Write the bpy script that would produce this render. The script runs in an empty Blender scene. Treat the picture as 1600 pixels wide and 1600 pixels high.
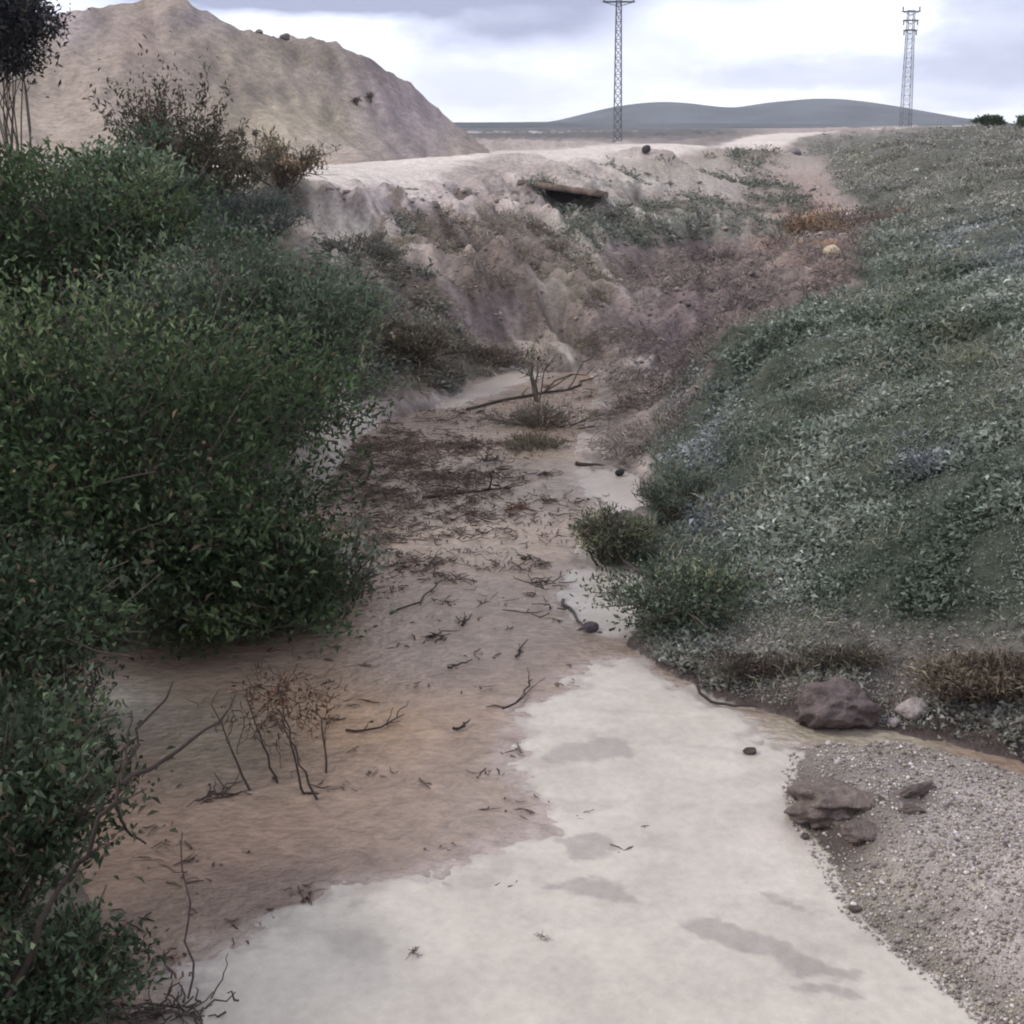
import bpy, math, random
import numpy as np
R = math.radians
rng = np.random.default_rng(7)
random.seed(7)
scene = bpy.context.scene
COL = scene.collection

# ------------------------------------------------------------------ camera
H = 4.0
PITCH = R(17.5)
FOV = R(45)
cam_d = bpy.data.cameras.new('camera')
cam_d.sensor_fit = 'HORIZONTAL'
cam_d.angle = FOV
cam_d.clip_start = 0.1
cam_d.clip_end = 20000
cam = bpy.data.objects.new('camera', cam_d)
cam.location = (0, 0, H)
cam.rotation_euler = (R(90) - PITCH, 0, 0)
COL.objects.link(cam)
scene.camera = cam

# ------------------------------------------------------------------ world, sun, exposure
SUN_EL, SUN_AZ = R(40), R(-92)      # azimuth from +Y towards +X
world = bpy.data.worlds.new('World')
scene.world = world
world.use_nodes = True
wn, wl = world.node_tree.nodes, world.node_tree.links
wn.clear()


def build_sky():
    out = wn.new('ShaderNodeOutputWorld')
    bg = wn.new('ShaderNodeBackground')
    bg.inputs['Strength'].default_value = 0.115
    sky = wn.new('ShaderNodeTexSky')
    sky.sky_type = 'NISHITA'
    sky.sun_disc = False
    sky.sun_elevation = SUN_EL
    sky.sun_rotation = SUN_AZ
    tc = wn.new('ShaderNodeTexCoord')
    # slow warp so that cloud edges are ragged
    mp = wn.new('ShaderNodeMapping')
    mp.inputs['Scale'].default_value = (5.0, 5.0, 14.0)
    wl.new(tc.outputs['Generated'], mp.inputs['Vector'])
    n1 = wn.new('ShaderNodeTexNoise')
    n1.inputs['Scale'].default_value = 1.0
    n1.inputs['Detail'].default_value = 5
    n1.inputs['Roughness'].default_value = 0.58
    wl.new(mp.outputs[0], n1.inputs['Vector'])
    warp = wn.new('ShaderNodeVectorMath'); warp.operation = 'MULTIPLY_ADD'
    wl.new(n1.outputs['Color'], warp.inputs[0])
    warp.inputs[1].default_value = (0.13, 0.13, 0.05)
    wl.new(tc.outputs['Generated'], warp.inputs[2])
    # base value: soft bright overcast
    ramp = wn.new('ShaderNodeMapRange')
    ramp.inputs['From Min'].default_value = 0.36
    ramp.inputs['From Max'].default_value = 0.64
    ramp.inputs['To Min'].default_value = 0.0
    ramp.inputs['To Max'].default_value = 0.36
    wl.new(n1.outputs['Fac'], ramp.inputs['Value'])
    acc = ramp.outputs[0]

    def blob(px, py, rx, rz, amt):
        nonlocal acc
        d = ray(px, py)
        d = d / np.linalg.norm(d)
        d = d + np.array((0.065, 0.065, 0.025))
        s = wn.new('ShaderNodeVectorMath'); s.operation = 'SUBTRACT'
        wl.new(warp.outputs[0], s.inputs[0]); s.inputs[1].default_value = tuple(d)
        m = wn.new('ShaderNodeVectorMath'); m.operation = 'MULTIPLY'
        wl.new(s.outputs[0], m.inputs[0]); m.inputs[1].default_value = (1 / rx, 1 / 0.5, 1 / rz)
        l = wn.new('ShaderNodeVectorMath'); l.operation = 'LENGTH'
        wl.new(m.outputs[0], l.inputs[0])
        r = wn.new('ShaderNodeMapRange'); r.interpolation_type = 'SMOOTHSTEP'
        r.inputs['From Min'].default_value = 0.45; r.inputs['From Max'].default_value = 1.25
        r.inputs['To Min'].default_value = amt; r.inputs['To Max'].default_value = 0
        wl.new(l.outputs['Value'], r.inputs['Value'])
        a = wn.new('ShaderNodeMath'); a.operation = 'ADD'
        wl.new(acc, a.inputs[0]); wl.new(r.outputs[0], a.inputs[1])
        acc = a.outputs[0]
    for b in SKY_BLOBS:
        blob(*b)
    cr = wn.new('ShaderNodeValToRGB')
    e = cr.color_ramp.elements
    e[0].position = 0.0; e[0].color = (0.86, 0.88, 0.93, 1)
    e[1].position = 1.0; e[1].color = (0.25, 0.27, 0.39, 1)
    k = e.new(0.35); k.color = (0.56, 0.59, 0.73, 1)
    wl.new(acc, cr.inputs['Fac'])
    sc = wn.new('ShaderNodeVectorMath'); sc.operation = 'SCALE'
    sc.inputs['Scale'].default_value = 10.0
    wl.new(cr.outputs['Color'], sc.inputs[0])
    mix = wn.new('ShaderNodeMix'); mix.data_type = 'RGBA'
    mix.inputs['Factor'].default_value = 0.92
    wl.new(sky.outputs['Color'], mix.inputs['A'])
    wl.new(sc.outputs[0], mix.inputs['B'])
    wl.new(mix.outputs['Result'], bg.inputs['Color'])
    wl.new(bg.outputs[0], out.inputs['Surface'])


# (px, py, half-width, half-height, amount) of the grey lavender cloud banks
SKY_BLOBS = [(440, -5, 0.12, 0.017, 0.95), (830, 20, 0.09, 0.030, 0.72), (640, -70, 0.5, 0.035, 0.6),
             (1580, 40, 0.07, 0.045, 0.5), (1300, 110, 0.09, 0.014, 0.34), (1460, 150, 0.05, 0.010, 0.22), (1200, -150, 0.4, 0.06, 0.3)]

sun_d = bpy.data.lights.new('sun', 'SUN')
sun_d.energy = 1.5
sun_d.angle = R(12)
sun_d.color = (1.0, 0.95, 0.88)
sun = bpy.data.objects.new('sun', sun_d)
sun.rotation_euler = (R(90) - SUN_EL, 0, -SUN_AZ + math.pi)
sun.location = (0, 0, 60)
COL.objects.link(sun)

scene.view_settings.view_transform = 'Standard'
scene.view_settings.look = 'None'
scene.view_settings.exposure = 0.62
scene.view_settings.gamma = 1.0
scene.view_settings.use_curve_mapping = False
scene.render.engine = 'CYCLES'
scene.cycles.filter_width = 2.0
scene.cycles.max_bounces = 6
scene.cycles.use_denoising = True

# ------------------------------------------------------------------ measuring helpers
F = 800 / math.tan(FOV / 2)
CP, SP = math.cos(PITCH), math.sin(PITCH)


def ray(px, py):
    cx = (np.asarray(px, float) - 800) / F
    cy = (800 - np.asarray(py, float)) / F
    return np.stack([cx, CP + cy * SP, -SP + cy * CP], -1)


build_sky()


def on_z(px, py, z=0.0):
    d = ray(px, py)
    t = (z - H) / d[..., 2]
    p = d * t[..., None] if np.ndim(t) else d * t
    return p + np.array((0, 0, H))


def on_y(px, py, Y):
    d = ray(px, py)
    return d * (Y / d[1]) + np.array((0, 0, H))


def to_px(x, y, z):
    zz = z - H
    w = np.maximum(y * CP - zz * SP, 0.05)
    return 800 + F * x / w, 800 - F * (y * SP + zz * CP) / w


# ------------------------------------------------------------------ noise
_perm = np.random.default_rng(3).permutation(1024)
_val = np.random.default_rng(4).random(1024)


def vnoise(x, y, seed=0):
    xi = np.floor(x).astype(np.int64); yi = np.floor(y).astype(np.int64)
    fx = x - xi; fy = y - yi
    fx = fx * fx * fx * (fx * (fx * 6 - 15) + 10); fy = fy * fy * fy * (fy * (fy * 6 - 15) + 10)

    def h(a, b):
        return _val[_perm[(_perm[(a + seed * 37) & 1023] + b) & 1023]]
    return (h(xi, yi) * (1 - fx) + h(xi + 1, yi) * fx) * (1 - fy) + (h(xi, yi + 1) * (1 - fx) + h(xi + 1, yi + 1) * fx) * fy


def fbm(x, y, oct=4, seed=0, gain=0.5):
    s = 0; a = 1; t = 0
    for i in range(oct):
        c, sn = math.cos(0.6 + i), math.sin(0.6 + i)
        s = s + a * (vnoise((x * c - y * sn) * 2 ** i, (x * sn + y * c) * 2 ** i, seed + i) - 0.5)
        t += a; a *= gain
    return s / t * 2


def sstep(a, b, x):
    t = np.clip((x - a) / (b - a), 0, 1)
    return t * t * (3 - 2 * t)


class RBF:
    def __init__(self, P, v, eps):
        P = np.array(P, float); v = np.array(v, float)
        self.P, self.eps = P, eps
        n = len(P)
        A = np.sqrt(((P[:, None] - P[None]) ** 2).sum(-1) + eps ** 2)
        Q = np.c_[np.ones(n), P]
        M = np.block([[A, Q], [Q.T, np.zeros((3, 3))]])
        M[:n, :n] += np.eye(n) * 1e-3 * -1
        self.w = np.linalg.solve(M, np.r_[v, 0, 0, 0])

    def __call__(self, a, b):
        sh = np.shape(a)
        a = np.ravel(a); b = np.ravel(b)
        out = np.empty(len(a))
        for s in range(0, len(a), 60000):
            aa, bb = a[s:s + 60000], b[s:s + 60000]
            d = np.sqrt((aa[:, None] - self.P[None, :, 0]) ** 2 + (bb[:, None] - self.P[None, :, 1]) ** 2 + self.eps ** 2)
            out[s:s + 60000] = d @ self.w[:-3] + self.w[-3] + self.w[-2] * aa + self.w[-1] * bb
        return out.reshape(sh)


def poly_sd(x, y, poly):
    """signed distance in metres to a polygon on the ground, positive inside"""
    sh = np.shape(x); x = np.ravel(x); y = np.ravel(y)
    d2 = np.full(len(x), 1e18); ins = np.zeros(len(x), bool)
    n = len(poly)
    for i in range(n):
        ax, ay = poly[i]; bx, by = poly[(i + 1) % n]
        ex, ey = bx - ax, by - ay
        t = np.clip(((x - ax) * ex + (y - ay) * ey) / (ex * ex + ey * ey + 1e-12), 0, 1)
        d2 = np.minimum(d2, (x - ax - t * ex) ** 2 + (y - ay - t * ey) ** 2)
        c = ((ay > y) != (by > y)) & (x < (bx - ax) * (y - ay) / (by - ay + 1e-12) + ax)
        ins ^= c
    return (np.where(ins, 1, -1) * np.sqrt(d2)).reshape(sh)


def px_poly(pts, z=0.0):
    return [tuple(on_z(a, b, z)[:2]) for a, b in pts]


# ------------------------------------------------------------------ the shape of the land
WATER = px_poly([(150, 1800), (190, 1600), (180, 1500), (120, 1380), (95, 1250), (85, 1120), (110, 1040), (250, 990), (420, 940),
                 (470, 870), (500, 780), (545, 700), (600, 655), (680, 640), (720, 608), (800, 575), (850, 583), (920, 580),
                 (935, 610), (920, 660), (900, 715), (930, 738), (990, 745), (1002, 790), (950, 815), (908, 850), (890, 890),
                 (1000, 905), (1005, 960), (985, 1012), (1050, 1057), (1130, 1095), (1200, 1115), (1300, 1138), (1380, 1140),
                 (1480, 1160), (1600, 1195), (1750, 1235), (1750, 1255), (1600, 1213), (1530, 1190), (1450, 1174), (1380, 1164),
                 (1300, 1162), (1245, 1175), (1232, 1240), (1258, 1300), (1298, 1370), (1330, 1430), (1430, 1510), (1500, 1560),
                 (1560, 1620), (1640, 1720), (1700, 1800)])
SILT = [px_poly([(230, 1800), (250, 1640), (300, 1515), (420, 1460), (520, 1412), (620, 1372), (740, 1352), (790, 1325), (868, 1292),
                 (845, 1262), (800, 1212), (818, 1160), (826, 1112), (880, 1078), (920, 1046), (980, 1030), (1050, 1055), (1095, 1085),
                 (1145, 1120), (1190, 1160), (1300, 1180), (1350, 1300), (1500, 1500), (1700, 1650), (1800, 1800)]),
        px_poly([(890, 898), (960, 888), (1030, 900), (1030, 960), (990, 1004), (930, 996), (880, 950)]),
        px_poly([(915, 728), (990, 728), (1030, 775), (1000, 806), (955, 804), (925, 775)]),
        px_poly([(690, 638), (730, 606), (830, 566), (842, 588), (765, 618)])]
STREAK = [px_poly([(1050, 1444), (1120, 1443), (1225, 1480), (1300, 1512), (1375, 1520), (1330, 1536), (1245, 1536), (1205, 1500), (1130, 1492)]),
          px_poly([(862, 1390), (940, 1372), (1012, 1418), (935, 1412)]),
          px_poly([(870, 1312), (930, 1305), (968, 1332), (900, 1345)]),
          px_poly([(1168, 1388), (1238, 1412), (1268, 1434), (1200, 1416)]),
          px_poly([(1225, 1545), (1290, 1540), (1335, 1560), (1280, 1556)]),
          px_poly([(845, 1195), (880, 1165), (930, 1152), (985, 1163), (985, 1185), (930, 1195)])]
GRAVEL = px_poly([(1232, 1240), (1258, 1300), (1298, 1370), (1330, 1430), (1430, 1510), (1500, 1560), (1560, 1620), (1640, 1720), (1700, 1900),
                  (2300, 1900), (2000, 1290), (1750, 1255), (1600, 1213), (1530, 1190), (1450, 1174), (1380, 1164), (1300, 1162), (1245, 1175)])

_zc = [  # px, py, height
    (1600, 1230, .10), (1750, 1280, .2), (1420, 1250, .20), (1330, 1300, .16), (1450, 1400, .26), (1600, 1350, .42), (1600, 1500, .42), (1750, 1650, .7),
    (1400, 1190, .10), (1900, 1500, .8),
    (0, 1500, .45), (-150, 1600, .9), (60, 1300, .15), (-200, 1250, .9), (0, 1120, .18), (170, 1620, .15), (-500, 1300, 1.6),
    (990, 1000, .05), (1200, 1112, .12), (1380, 1140, .1), (1600, 1190, .1),
    (600, 900, -.4), (700, 1200, -.4), (750, 720, -.3), (300, 1250, -.4), (900, 1400, -.2), (480, 1550, -.3), (800, 950, -.4), (1050, 1250, -.2)]
_yc = [  # px, py, distance
    (1600, 1050, 7.9), (1600, 930, 8.4), (1600, 800, 9.0), (1600, 600, 11.5), (1600, 480, 15), (1600, 400, 20), (1600, 300, 34), (1600, 240, 55), (1600, 200, 95),
    (1900, 800, 9), (1900, 400, 18), (1900, 200, 80),
    (1400, 1000, 8.35), (1400, 800, 10.0), (1400, 600, 13.2), (1400, 450, 20), (1400, 350, 30), (1400, 270, 52), (1400, 215, 95),
    (1200, 1000, 8.75), (1200, 900, 9.4), (1200, 700, 12.0), (1200, 560, 16), (1200, 480, 21), (1200, 420, 27), (1330, 330, 42), (1330, 260, 62),
    (1080, 950, 9.6), (1080, 800, 11.6), (1080, 650, 14.6), (1080, 570, 18), (1100, 510, 22),
    (1010, 850, 12.0), (1000, 700, 15.2), (960, 620, 18.2),
    (930, 555, 20.3), (1000, 480, 26.5), (1150, 425, 32.5), (1270, 385, 39), (1280, 300, 62), (1240, 255, 88),
    (500, 285, 27), (600, 278, 30), (700, 268, 34), (870, 262, 37), (1000, 245, 52), (1100, 228, 75), (1200, 215, 110), (1350, 205, 140), (1500, 197, 180),
    (480, 262, 38), (600, 252, 44), (750, 240, 52), (950, 226, 75), (800, 238, 54),
    (560, 400, 23), (640, 480, 20.5), (650, 590, 18.3), (720, 380, 27), (760, 470, 23), (800, 545, 20.4), (870, 335, 33.5), (880, 420, 28), (920, 500, 24),
    (1050, 330, 42), (1100, 385, 36), (1180, 300, 58), (1150, 350, 45), (960, 330, 38), (980, 420, 30),
    (300, 800, 11.5), (300, 600, 14.5), (300, 450, 18), (300, 330, 23), (420, 320, 24), (420, 450, 20), (480, 600, 16.5), (0, 700, 12), (0, 500, 15), (0, 300, 22),
    (-300, 900, 9), (-300, 500, 14), (-300, 280, 24), (150, 265, 40), (-200, 255, 45),
    (700, 212, 150), (900, 212, 150), (1100, 208, 180), (400, 212, 150), (0, 215, 150), (-300, 215, 150)]
_P, _V = [], []


def uv(x, y):
    r = np.hypot(x, y)
    return np.arctan2(x, y) * 1.6, np.log(np.maximum(r, 0.5))


for a, b, z in _zc:
    p = on_z(a, b, z); _P.append(uv(p[0], p[1])); _V.append(z)
for a, b, Y in _yc:
    p = on_y(a, b, Y); _P.append(uv(p[0], p[1])); _V.append(p[2])
for az in (-50, -25, -8, 8, 25, 50):
    for r, z in ((420, 1.6), (1200, -1.5), (5000, -12.0)):
        _P.append((R(az) * 1.6, math.log(r))); _V.append(z)
for az, r, z in ((-55, 4, 2.0), (-55, 9, 2.2), (-55, 20, 3.0), (55, 4, 1.6), (55, 9, 2.2), (55, 20, 2.6), (0, 2.6, .3), (-25, 2.6, 1.0), (25, 2.6, 1.0)):
    _P.append((R(az) * 1.6, math.log(r))); _V.append(z)
_land = RBF(_P, _V, 0.05)
# hollows and humps of the eroded bank: px, py, distance, radius, depth
DENTS = [(705, 385, 25.9, .6, .95), (815, 500, 21.9, .5, .5), (560, 395, 23.4, .6, .5), (800, 425, 27, 1.0, .35), (790, 500, 22.6, .7, -.3), (650, 380, 25.5, .8, -.30), (730, 430, 25, .7, .3), (560, 330, 26, 1.2, -.30), (830, 365, 31.5, .9, -.3),
         (760, 500, 22, .9, -.35), (690, 520, 20.5, .7, .25), (1030, 470, 27.5, 1.3, .22), (1090, 400, 35, 2.0, -.4), (1010, 520, 23, 1.0, -.25), (884, 320, 33.8, 1.0, .95),
         (700, 570, 19, .6, -.22), (620, 560, 18.5, .6, .2), (1335, 1300, None, .14, .12), (1300, 1275, None, .32, -.14), (1440, 1235, None, .2, .06),
         (960, 300, 42, 2, -.5), (1080, 300, 50, 2.2, -.5), (1010, 340, 40, 1.5, .3)]
LEDGES = [  # px, py, distance along each ledge; height, run-out
    ([(650, 400, 25.5), (672, 365, 26.4), (705, 348, 27.2), (745, 375, 26.6), (770, 420, 25.2)], .75, .9),
    ([(930, 292, 40), (990, 305, 41), (1060, 330, 41), (1130, 355, 41), (1190, 378, 40)], .8, 1.3),
    ([(800, 300, 33.5), (850, 335, 32.5), (900, 385, 30.5), (930, 430, 28.5)], .7, 1.1),
    ([(560, 345, 25.5), (610, 385, 24), (660, 430, 22.8), (710, 465, 22.4)], .5, .8),
    ([(715, 470, 22.9), (770, 462, 23.3), (815, 490, 22.8), (840, 530, 21.6)], .65, .8),
    ([(660, 545, 19.2), (720, 540, 19.8), (770, 565, 19.5)], .35, .6),
    ([(860, 480, 25.4), (910, 505, 24.2), (950, 545, 22)], .45, .8),
    ([(1010, 430, 31.5), (1060, 405, 34), (1100, 395, 36), (1150, 420, 34)], .7, 1.2),
    ([(980, 500, 25), (1030, 480, 26.5), (1080, 495, 25.5)], .5, .8),
    ([(1010, 560, 20.5), (1060, 530, 22), (1120, 520, 22.5)], .4, .7)]
_L = [([tuple(on_y(a, b, Y)[:2]) for a, b, Y in pl], h, w) for pl, h, w in LEDGES]


def ledges(x, y):
    """broken steps of earth: a crest, a steep face towards the channel and a worn hollow below it"""
    z = np.zeros(np.shape(x))
    wx = x + fbm(x * .8, y * .5, 3, 52) * .35; wy = y + fbm(x * .8 + 20, y * .5, 3, 53) * .35
    for pl, h, w in _L:
        best = np.full(np.shape(x), 1e9); sg = np.zeros(np.shape(x)); al = np.zeros(np.shape(x))
        n = len(pl) - 1
        for i in range(n):
            (ax, ay), (bx, by) = pl[i], pl[i + 1]
            ex, ey = bx - ax, by - ay
            t = np.clip(((wx - ax) * ex + (wy - ay) * ey) / (ex * ex + ey * ey), 0, 1)
            d = np.hypot(wx - ax - t * ex, wy - ay - t * ey)
            c = ex * (wy - ay) - ey * (wx - ax)
            k = d < best
            best = np.where(k, d, best); sg = np.where(k, np.sign(c), sg); al = np.where(k, (i + t) / n, al)
        end = np.clip(np.sin(np.pi * np.clip(al, .02, .98)) * 1.6, 0, 1)
        up = np.exp(-best / w * .8)
        dn = np.exp(-(best / (.42 * w)) ** 2) - .4 * np.exp(-((best - .95 * w) / (.5 * w)) ** 2)
        z = z + .8 * h * end * np.where(sg >= 0, up, dn)
    return z


_D = []
for a, b, Y, r, d in DENTS:
    p = on_y(a, b, Y) if Y else on_z(a, b, .2)
    _D.append((p[0], p[1], r, d))


ROAD_LINE = [tuple(on_y(a, b, Y)[:2]) for a, b, Y in ((380, 282, 28), (500, 270, 32), (600, 260, 37), (740, 250, 44), (850, 241, 52), (950, 232, 66), (1100, 222, 85), (1250, 210, 125), (1500, 195, 190))]


def road_dist(x, y):
    d = np.full(np.shape(x), 1e9)
    for (ax, ay), (bx, by) in zip(ROAD_LINE[:-1], ROAD_LINE[1:]):
        ex, ey = bx - ax, by - ay
        t = np.clip(((x - ax) * ex + (y - ay) * ey) / (ex * ex + ey * ey), 0, 1)
        d = np.minimum(d, np.hypot(x - ax - t * ex, y - ay - t * ey))
    return d


def land(x, y, full=False):
    x = np.asarray(x, float); y = np.asarray(y, float)
    u, v = uv(x, y)
    r = np.exp(v)
    z = _land(u, v)
    sd = poly_sd(x, y, WATER)                    # + inside the water
    wob = fbm(x * 3, y * 3, 4, 11) * 0.10 + fbm(x * 11, y * 11, 3, 12) * 0.035
    sdw = sd + wob * np.clip(r / 10, .6, 2)
    # roughness of the land
    bank = sstep(0, 1.2, -sd)
    amp = np.clip(r * 0.006, 0.03, 0.30)
    px, py = to_px(x, y, z)
    left = sstep(1060, 900, px) * sstep(245, 330, py) * sstep(60, 40, r)
    gully = sstep(1400, 1250, px) * sstep(940, 1040, px) * sstep(330, 400, py) * sstep(720, 560, py)
    rough = fbm(x * .55, y * .55, 5, 1) * amp * 1.6 + fbm(x * 2.2, y * 2.2, 4, 2) * amp * .5 + gully * (np.abs(fbm(x * .9, y * .9, 4, 10)) * -.9 + .2 + fbm(x * 3, y * 3, 3, 3) * .15)
    al, ac = x * .5 - y * .87, x * .87 + y * .5      # down the bank, across it
    rid = 1.15 * np.abs(fbm(al * .22, ac * .9, 3, 5)) * -.85 + .25 + fbm(al * .5, ac * 1.9, 4, 6) * .40 + fbm(x * 3, y * 2, 3, 9) * .15
    offroad = .12 + .88 * sstep(2.4, 4.2, road_dist(x, y))
    z = z + bank * offroad * (rough * (1 + .6 * left) + left * rid)
    z = z + ledges(x, y) * bank * offroad
    for a, b, rr, d in _D:
        z = z - d * np.exp(-((x - a) ** 2 + (y - b) ** 2) / rr ** 2)
    gsd = poly_sd(x, y, GRAVEL)
    grav = sstep(-.1, .1, gsd)
    z = z + grav * (fbm(x * 7, y * 7, 4, 21) * .03)
    # join to the water
    shore = np.clip(-sdw * .55, -.4, 3)
    zo = np.minimum(np.maximum(z, .02 + .10 * np.clip(-sdw, 0, 1)), shore + .01)
    zi = np.clip(-sdw * .6, -.25, 0) - .004
    z2 = np.where(sdw > 0, zi, np.where(-sdw < 1.5, zo * (1 - sstep(.5, 1.5, -sdw)) + z * sstep(.5, 1.5, -sdw), z))
    z2 = np.where((sdw <= 0), np.maximum(z2, .004), z2)
    # pale silt standing just proud of the water
    ss = np.full(np.shape(x), -9.0)
    for P in SILT:
        ss = np.maximum(ss, poly_sd(x, y, P))
    e = fbm(x * 2.4, y * 3.4, 5, 31, .6)
    e2 = fbm(x * 9, y * 14, 3, 34, .6)
    s_eff = ss + e * .22 + e2 * .09
    stk = np.full(np.shape(x), -9.0)
    for P in STREAK:
        stk = np.maximum(stk, poly_sd(x, y, P) + e * .06 + e2 * .05)
    zs = np.clip(s_eff * .12, -.05, .016) + .006 * fbm(x * 1.5, y * 1.5, 3, 33)
    issilt = (ss > -.6) & (sdw > -.02)
    z3 = np.where(issilt & (zs > z2), zs, z2)
    if full:
        return z3, dict(sd=sdw, gsd=gsd, silt=issilt & (zs > z2 - 1e-9), s_eff=s_eff, stk=stk, px=px, py=py, r=r)
    return z3


def gz(x, y):
    return float(land(np.array([x]), np.array([y]))[0])


def at(px, py):
    """the first point of the land (or the water) seen at a pixel of the photograph"""
    d = ray(px, py)
    Y = np.geomspace(3.2, 900, 900)
    t = Y / d[1]
    x, z = d[0] * t, H + d[2] * t
    g = np.maximum(land(x, Y), 0)
    k = np.argmax(z <= g)
    if z[k] > g[k]:
        k = len(Y) - 1
    return np.array((x[k], Y[k], g[k]))


# ------------------------------------------------------------------ object helpers
def tag(o, label=None, cat=None, group=None, kind=None):
    if label: o['label'] = label
    if cat: o['category'] = cat
    if group: o['group'] = group
    if kind: o['kind'] = kind
    return o


def empty(name, loc, label, cat, group=None, rz=0):
    o = bpy.data.objects.new(name, None)
    o.empty_display_size = .2
    o.location = tuple(float(c) for c in loc)
    o.rotation_euler = (0, 0, rz)
    COL.objects.link(o)
    return tag(o, label, cat, group)


def mesh_obj(name, verts, faces, mat, parent=None, col=None, smooth=False, loc=None):
    """faces: (n,3) or (n,4) array or a list of such arrays; one mesh object"""
    me = bpy.data.meshes.new(name)
    verts = np.asarray(verts, np.float32)
    fl = faces if isinstance(faces, list) else [faces]
    fl = [np.asarray(f, np.int32) for f in fl if len(f)]
    nl = sum(f.size for f in fl)
    sizes = np.concatenate([np.full(len(f), f.shape[1], np.int32) for f in fl])
    starts = np.concatenate([[0], np.cumsum(sizes)[:-1]]).astype(np.int32)
    me.vertices.add(len(verts)); me.vertices.foreach_set('co', verts.ravel())
    me.loops.add(nl); me.loops.foreach_set('vertex_index', np.concatenate([f.ravel() for f in fl]))
    me.polygons.add(len(sizes)); me.polygons.foreach_set('loop_start', starts)
    if smooth:
        me.polygons.foreach_set('use_smooth', np.ones(len(sizes), bool))
    if col is not None:
        a = me.color_attributes.new('col', 'FLOAT_COLOR', 'POINT')
        c = np.ones((len(verts), 4), np.float32); c[:, :3] = col
        a.data.foreach_set('color', c.ravel())
    me.update(calc_edges=True)
    me.materials.append(mat)
    o = bpy.data.objects.new(name, me)
    COL.objects.link(o)
    if parent: o.parent = parent
    if loc is not None: o.location = tuple(float(c) for c in loc)
    return o


def nrm(v):
    return v / np.maximum(np.linalg.norm(v, axis=-1, keepdims=True), 1e-9)


def tubes(lines, sides=5):
    """lines: list of (points (n,3), radii (n,)) -> verts, quads"""
    V, Q = [], []
    off = 0
    ang = np.linspace(0, 2 * np.pi, sides, endpoint=False)
    for P, r in lines:
        P = np.asarray(P, float); r = np.broadcast_to(np.asarray(r, float), (len(P),))
        T = nrm(np.gradient(P, axis=0))
        ref = np.array((0, 0, 1.0)) if abs(T[:, 2]).mean() < .8 else np.array((1.0, 0, 0))
        A = nrm(np.cross(T, ref)); B = np.cross(T, A)
        ring = P[:, None] + r[:, None, None] * (np.cos(ang)[None, :, None] * A[:, None] + np.sin(ang)[None, :, None] * B[:, None])
        n = len(P)
        V.append(ring.reshape(-1, 3))
        i = np.arange(n - 1)[:, None] * sides; k = np.arange(sides)[None]; k2 = (k + 1) % sides
        Q.append(np.stack([i + k, i + k2, i + sides + k2, i + sides + k], -1).reshape(-1, 4) + off)
        for e, s in ((0, 1), (n - 1, -1)):
            if sides == 4:
                Q.append(np.array([[e * 4, e * 4 + 1, e * 4 + 2, e * 4 + 3][::s]]) + off)
        off += n * sides
    return np.concatenate(V), np.concatenate(Q)


def leaves(C, D, N, L, W, bend=.15):
    """diamond leaves: base C, direction D, normal N"""
    n = len(C)
    D = nrm(D); S = nrm(np.cross(D, N)); N = np.cross(S, D)
    L = np.broadcast_to(L, (n,))[:, None]; W = np.broadcast_to(W, (n,))[:, None]
    m = C + D * L * .5
    V = np.stack([C, m + S * W * .5 + N * L * bend, C + D * L - N * L * bend * .6, m - S * W * .5 + N * L * bend], 1).reshape(-1, 3)
    Q = np.arange(n * 4).reshape(n, 4)
    return V, Q


def rand_dir(n, up=0.0):
    v = rng.normal(size=(n, 3)); v = nrm(v); v[:, 2] += up
    return nrm(v)


def stone(radius, seed, sub=2, squash=(1, 1, .7), rough=.25, freq=1.0):
    """uneven angular stone: verts, tris"""
    import bmesh
    bm = bmesh.new()
    bmesh.ops.create_icosphere(bm, subdivisions=sub, radius=1)
    V = np.array([v.co[:] for v in bm.verts]); T = np.array([[v.index for v in f.verts] for f in bm.faces]); bm.free()
    g = np.random.default_rng(seed)
    s = np.ones(len(V))
    for k in range(10):                           # planes chop flat facets
        d = nrm(g.normal(size=3)); c = g.uniform(.62, .95)
        dp = V @ d
        over = dp > c
        V[over] -= (dp[over] - c)[:, None] * d * .85
    s = 1 + rough * fbm(V[:, 0] * 2 * freq + seed, V[:, 1] * 2 * freq + V[:, 2] * 1.7 * freq, 3, seed % 17)
    return V * s[:, None] * np.array(squash) * radius, T


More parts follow.
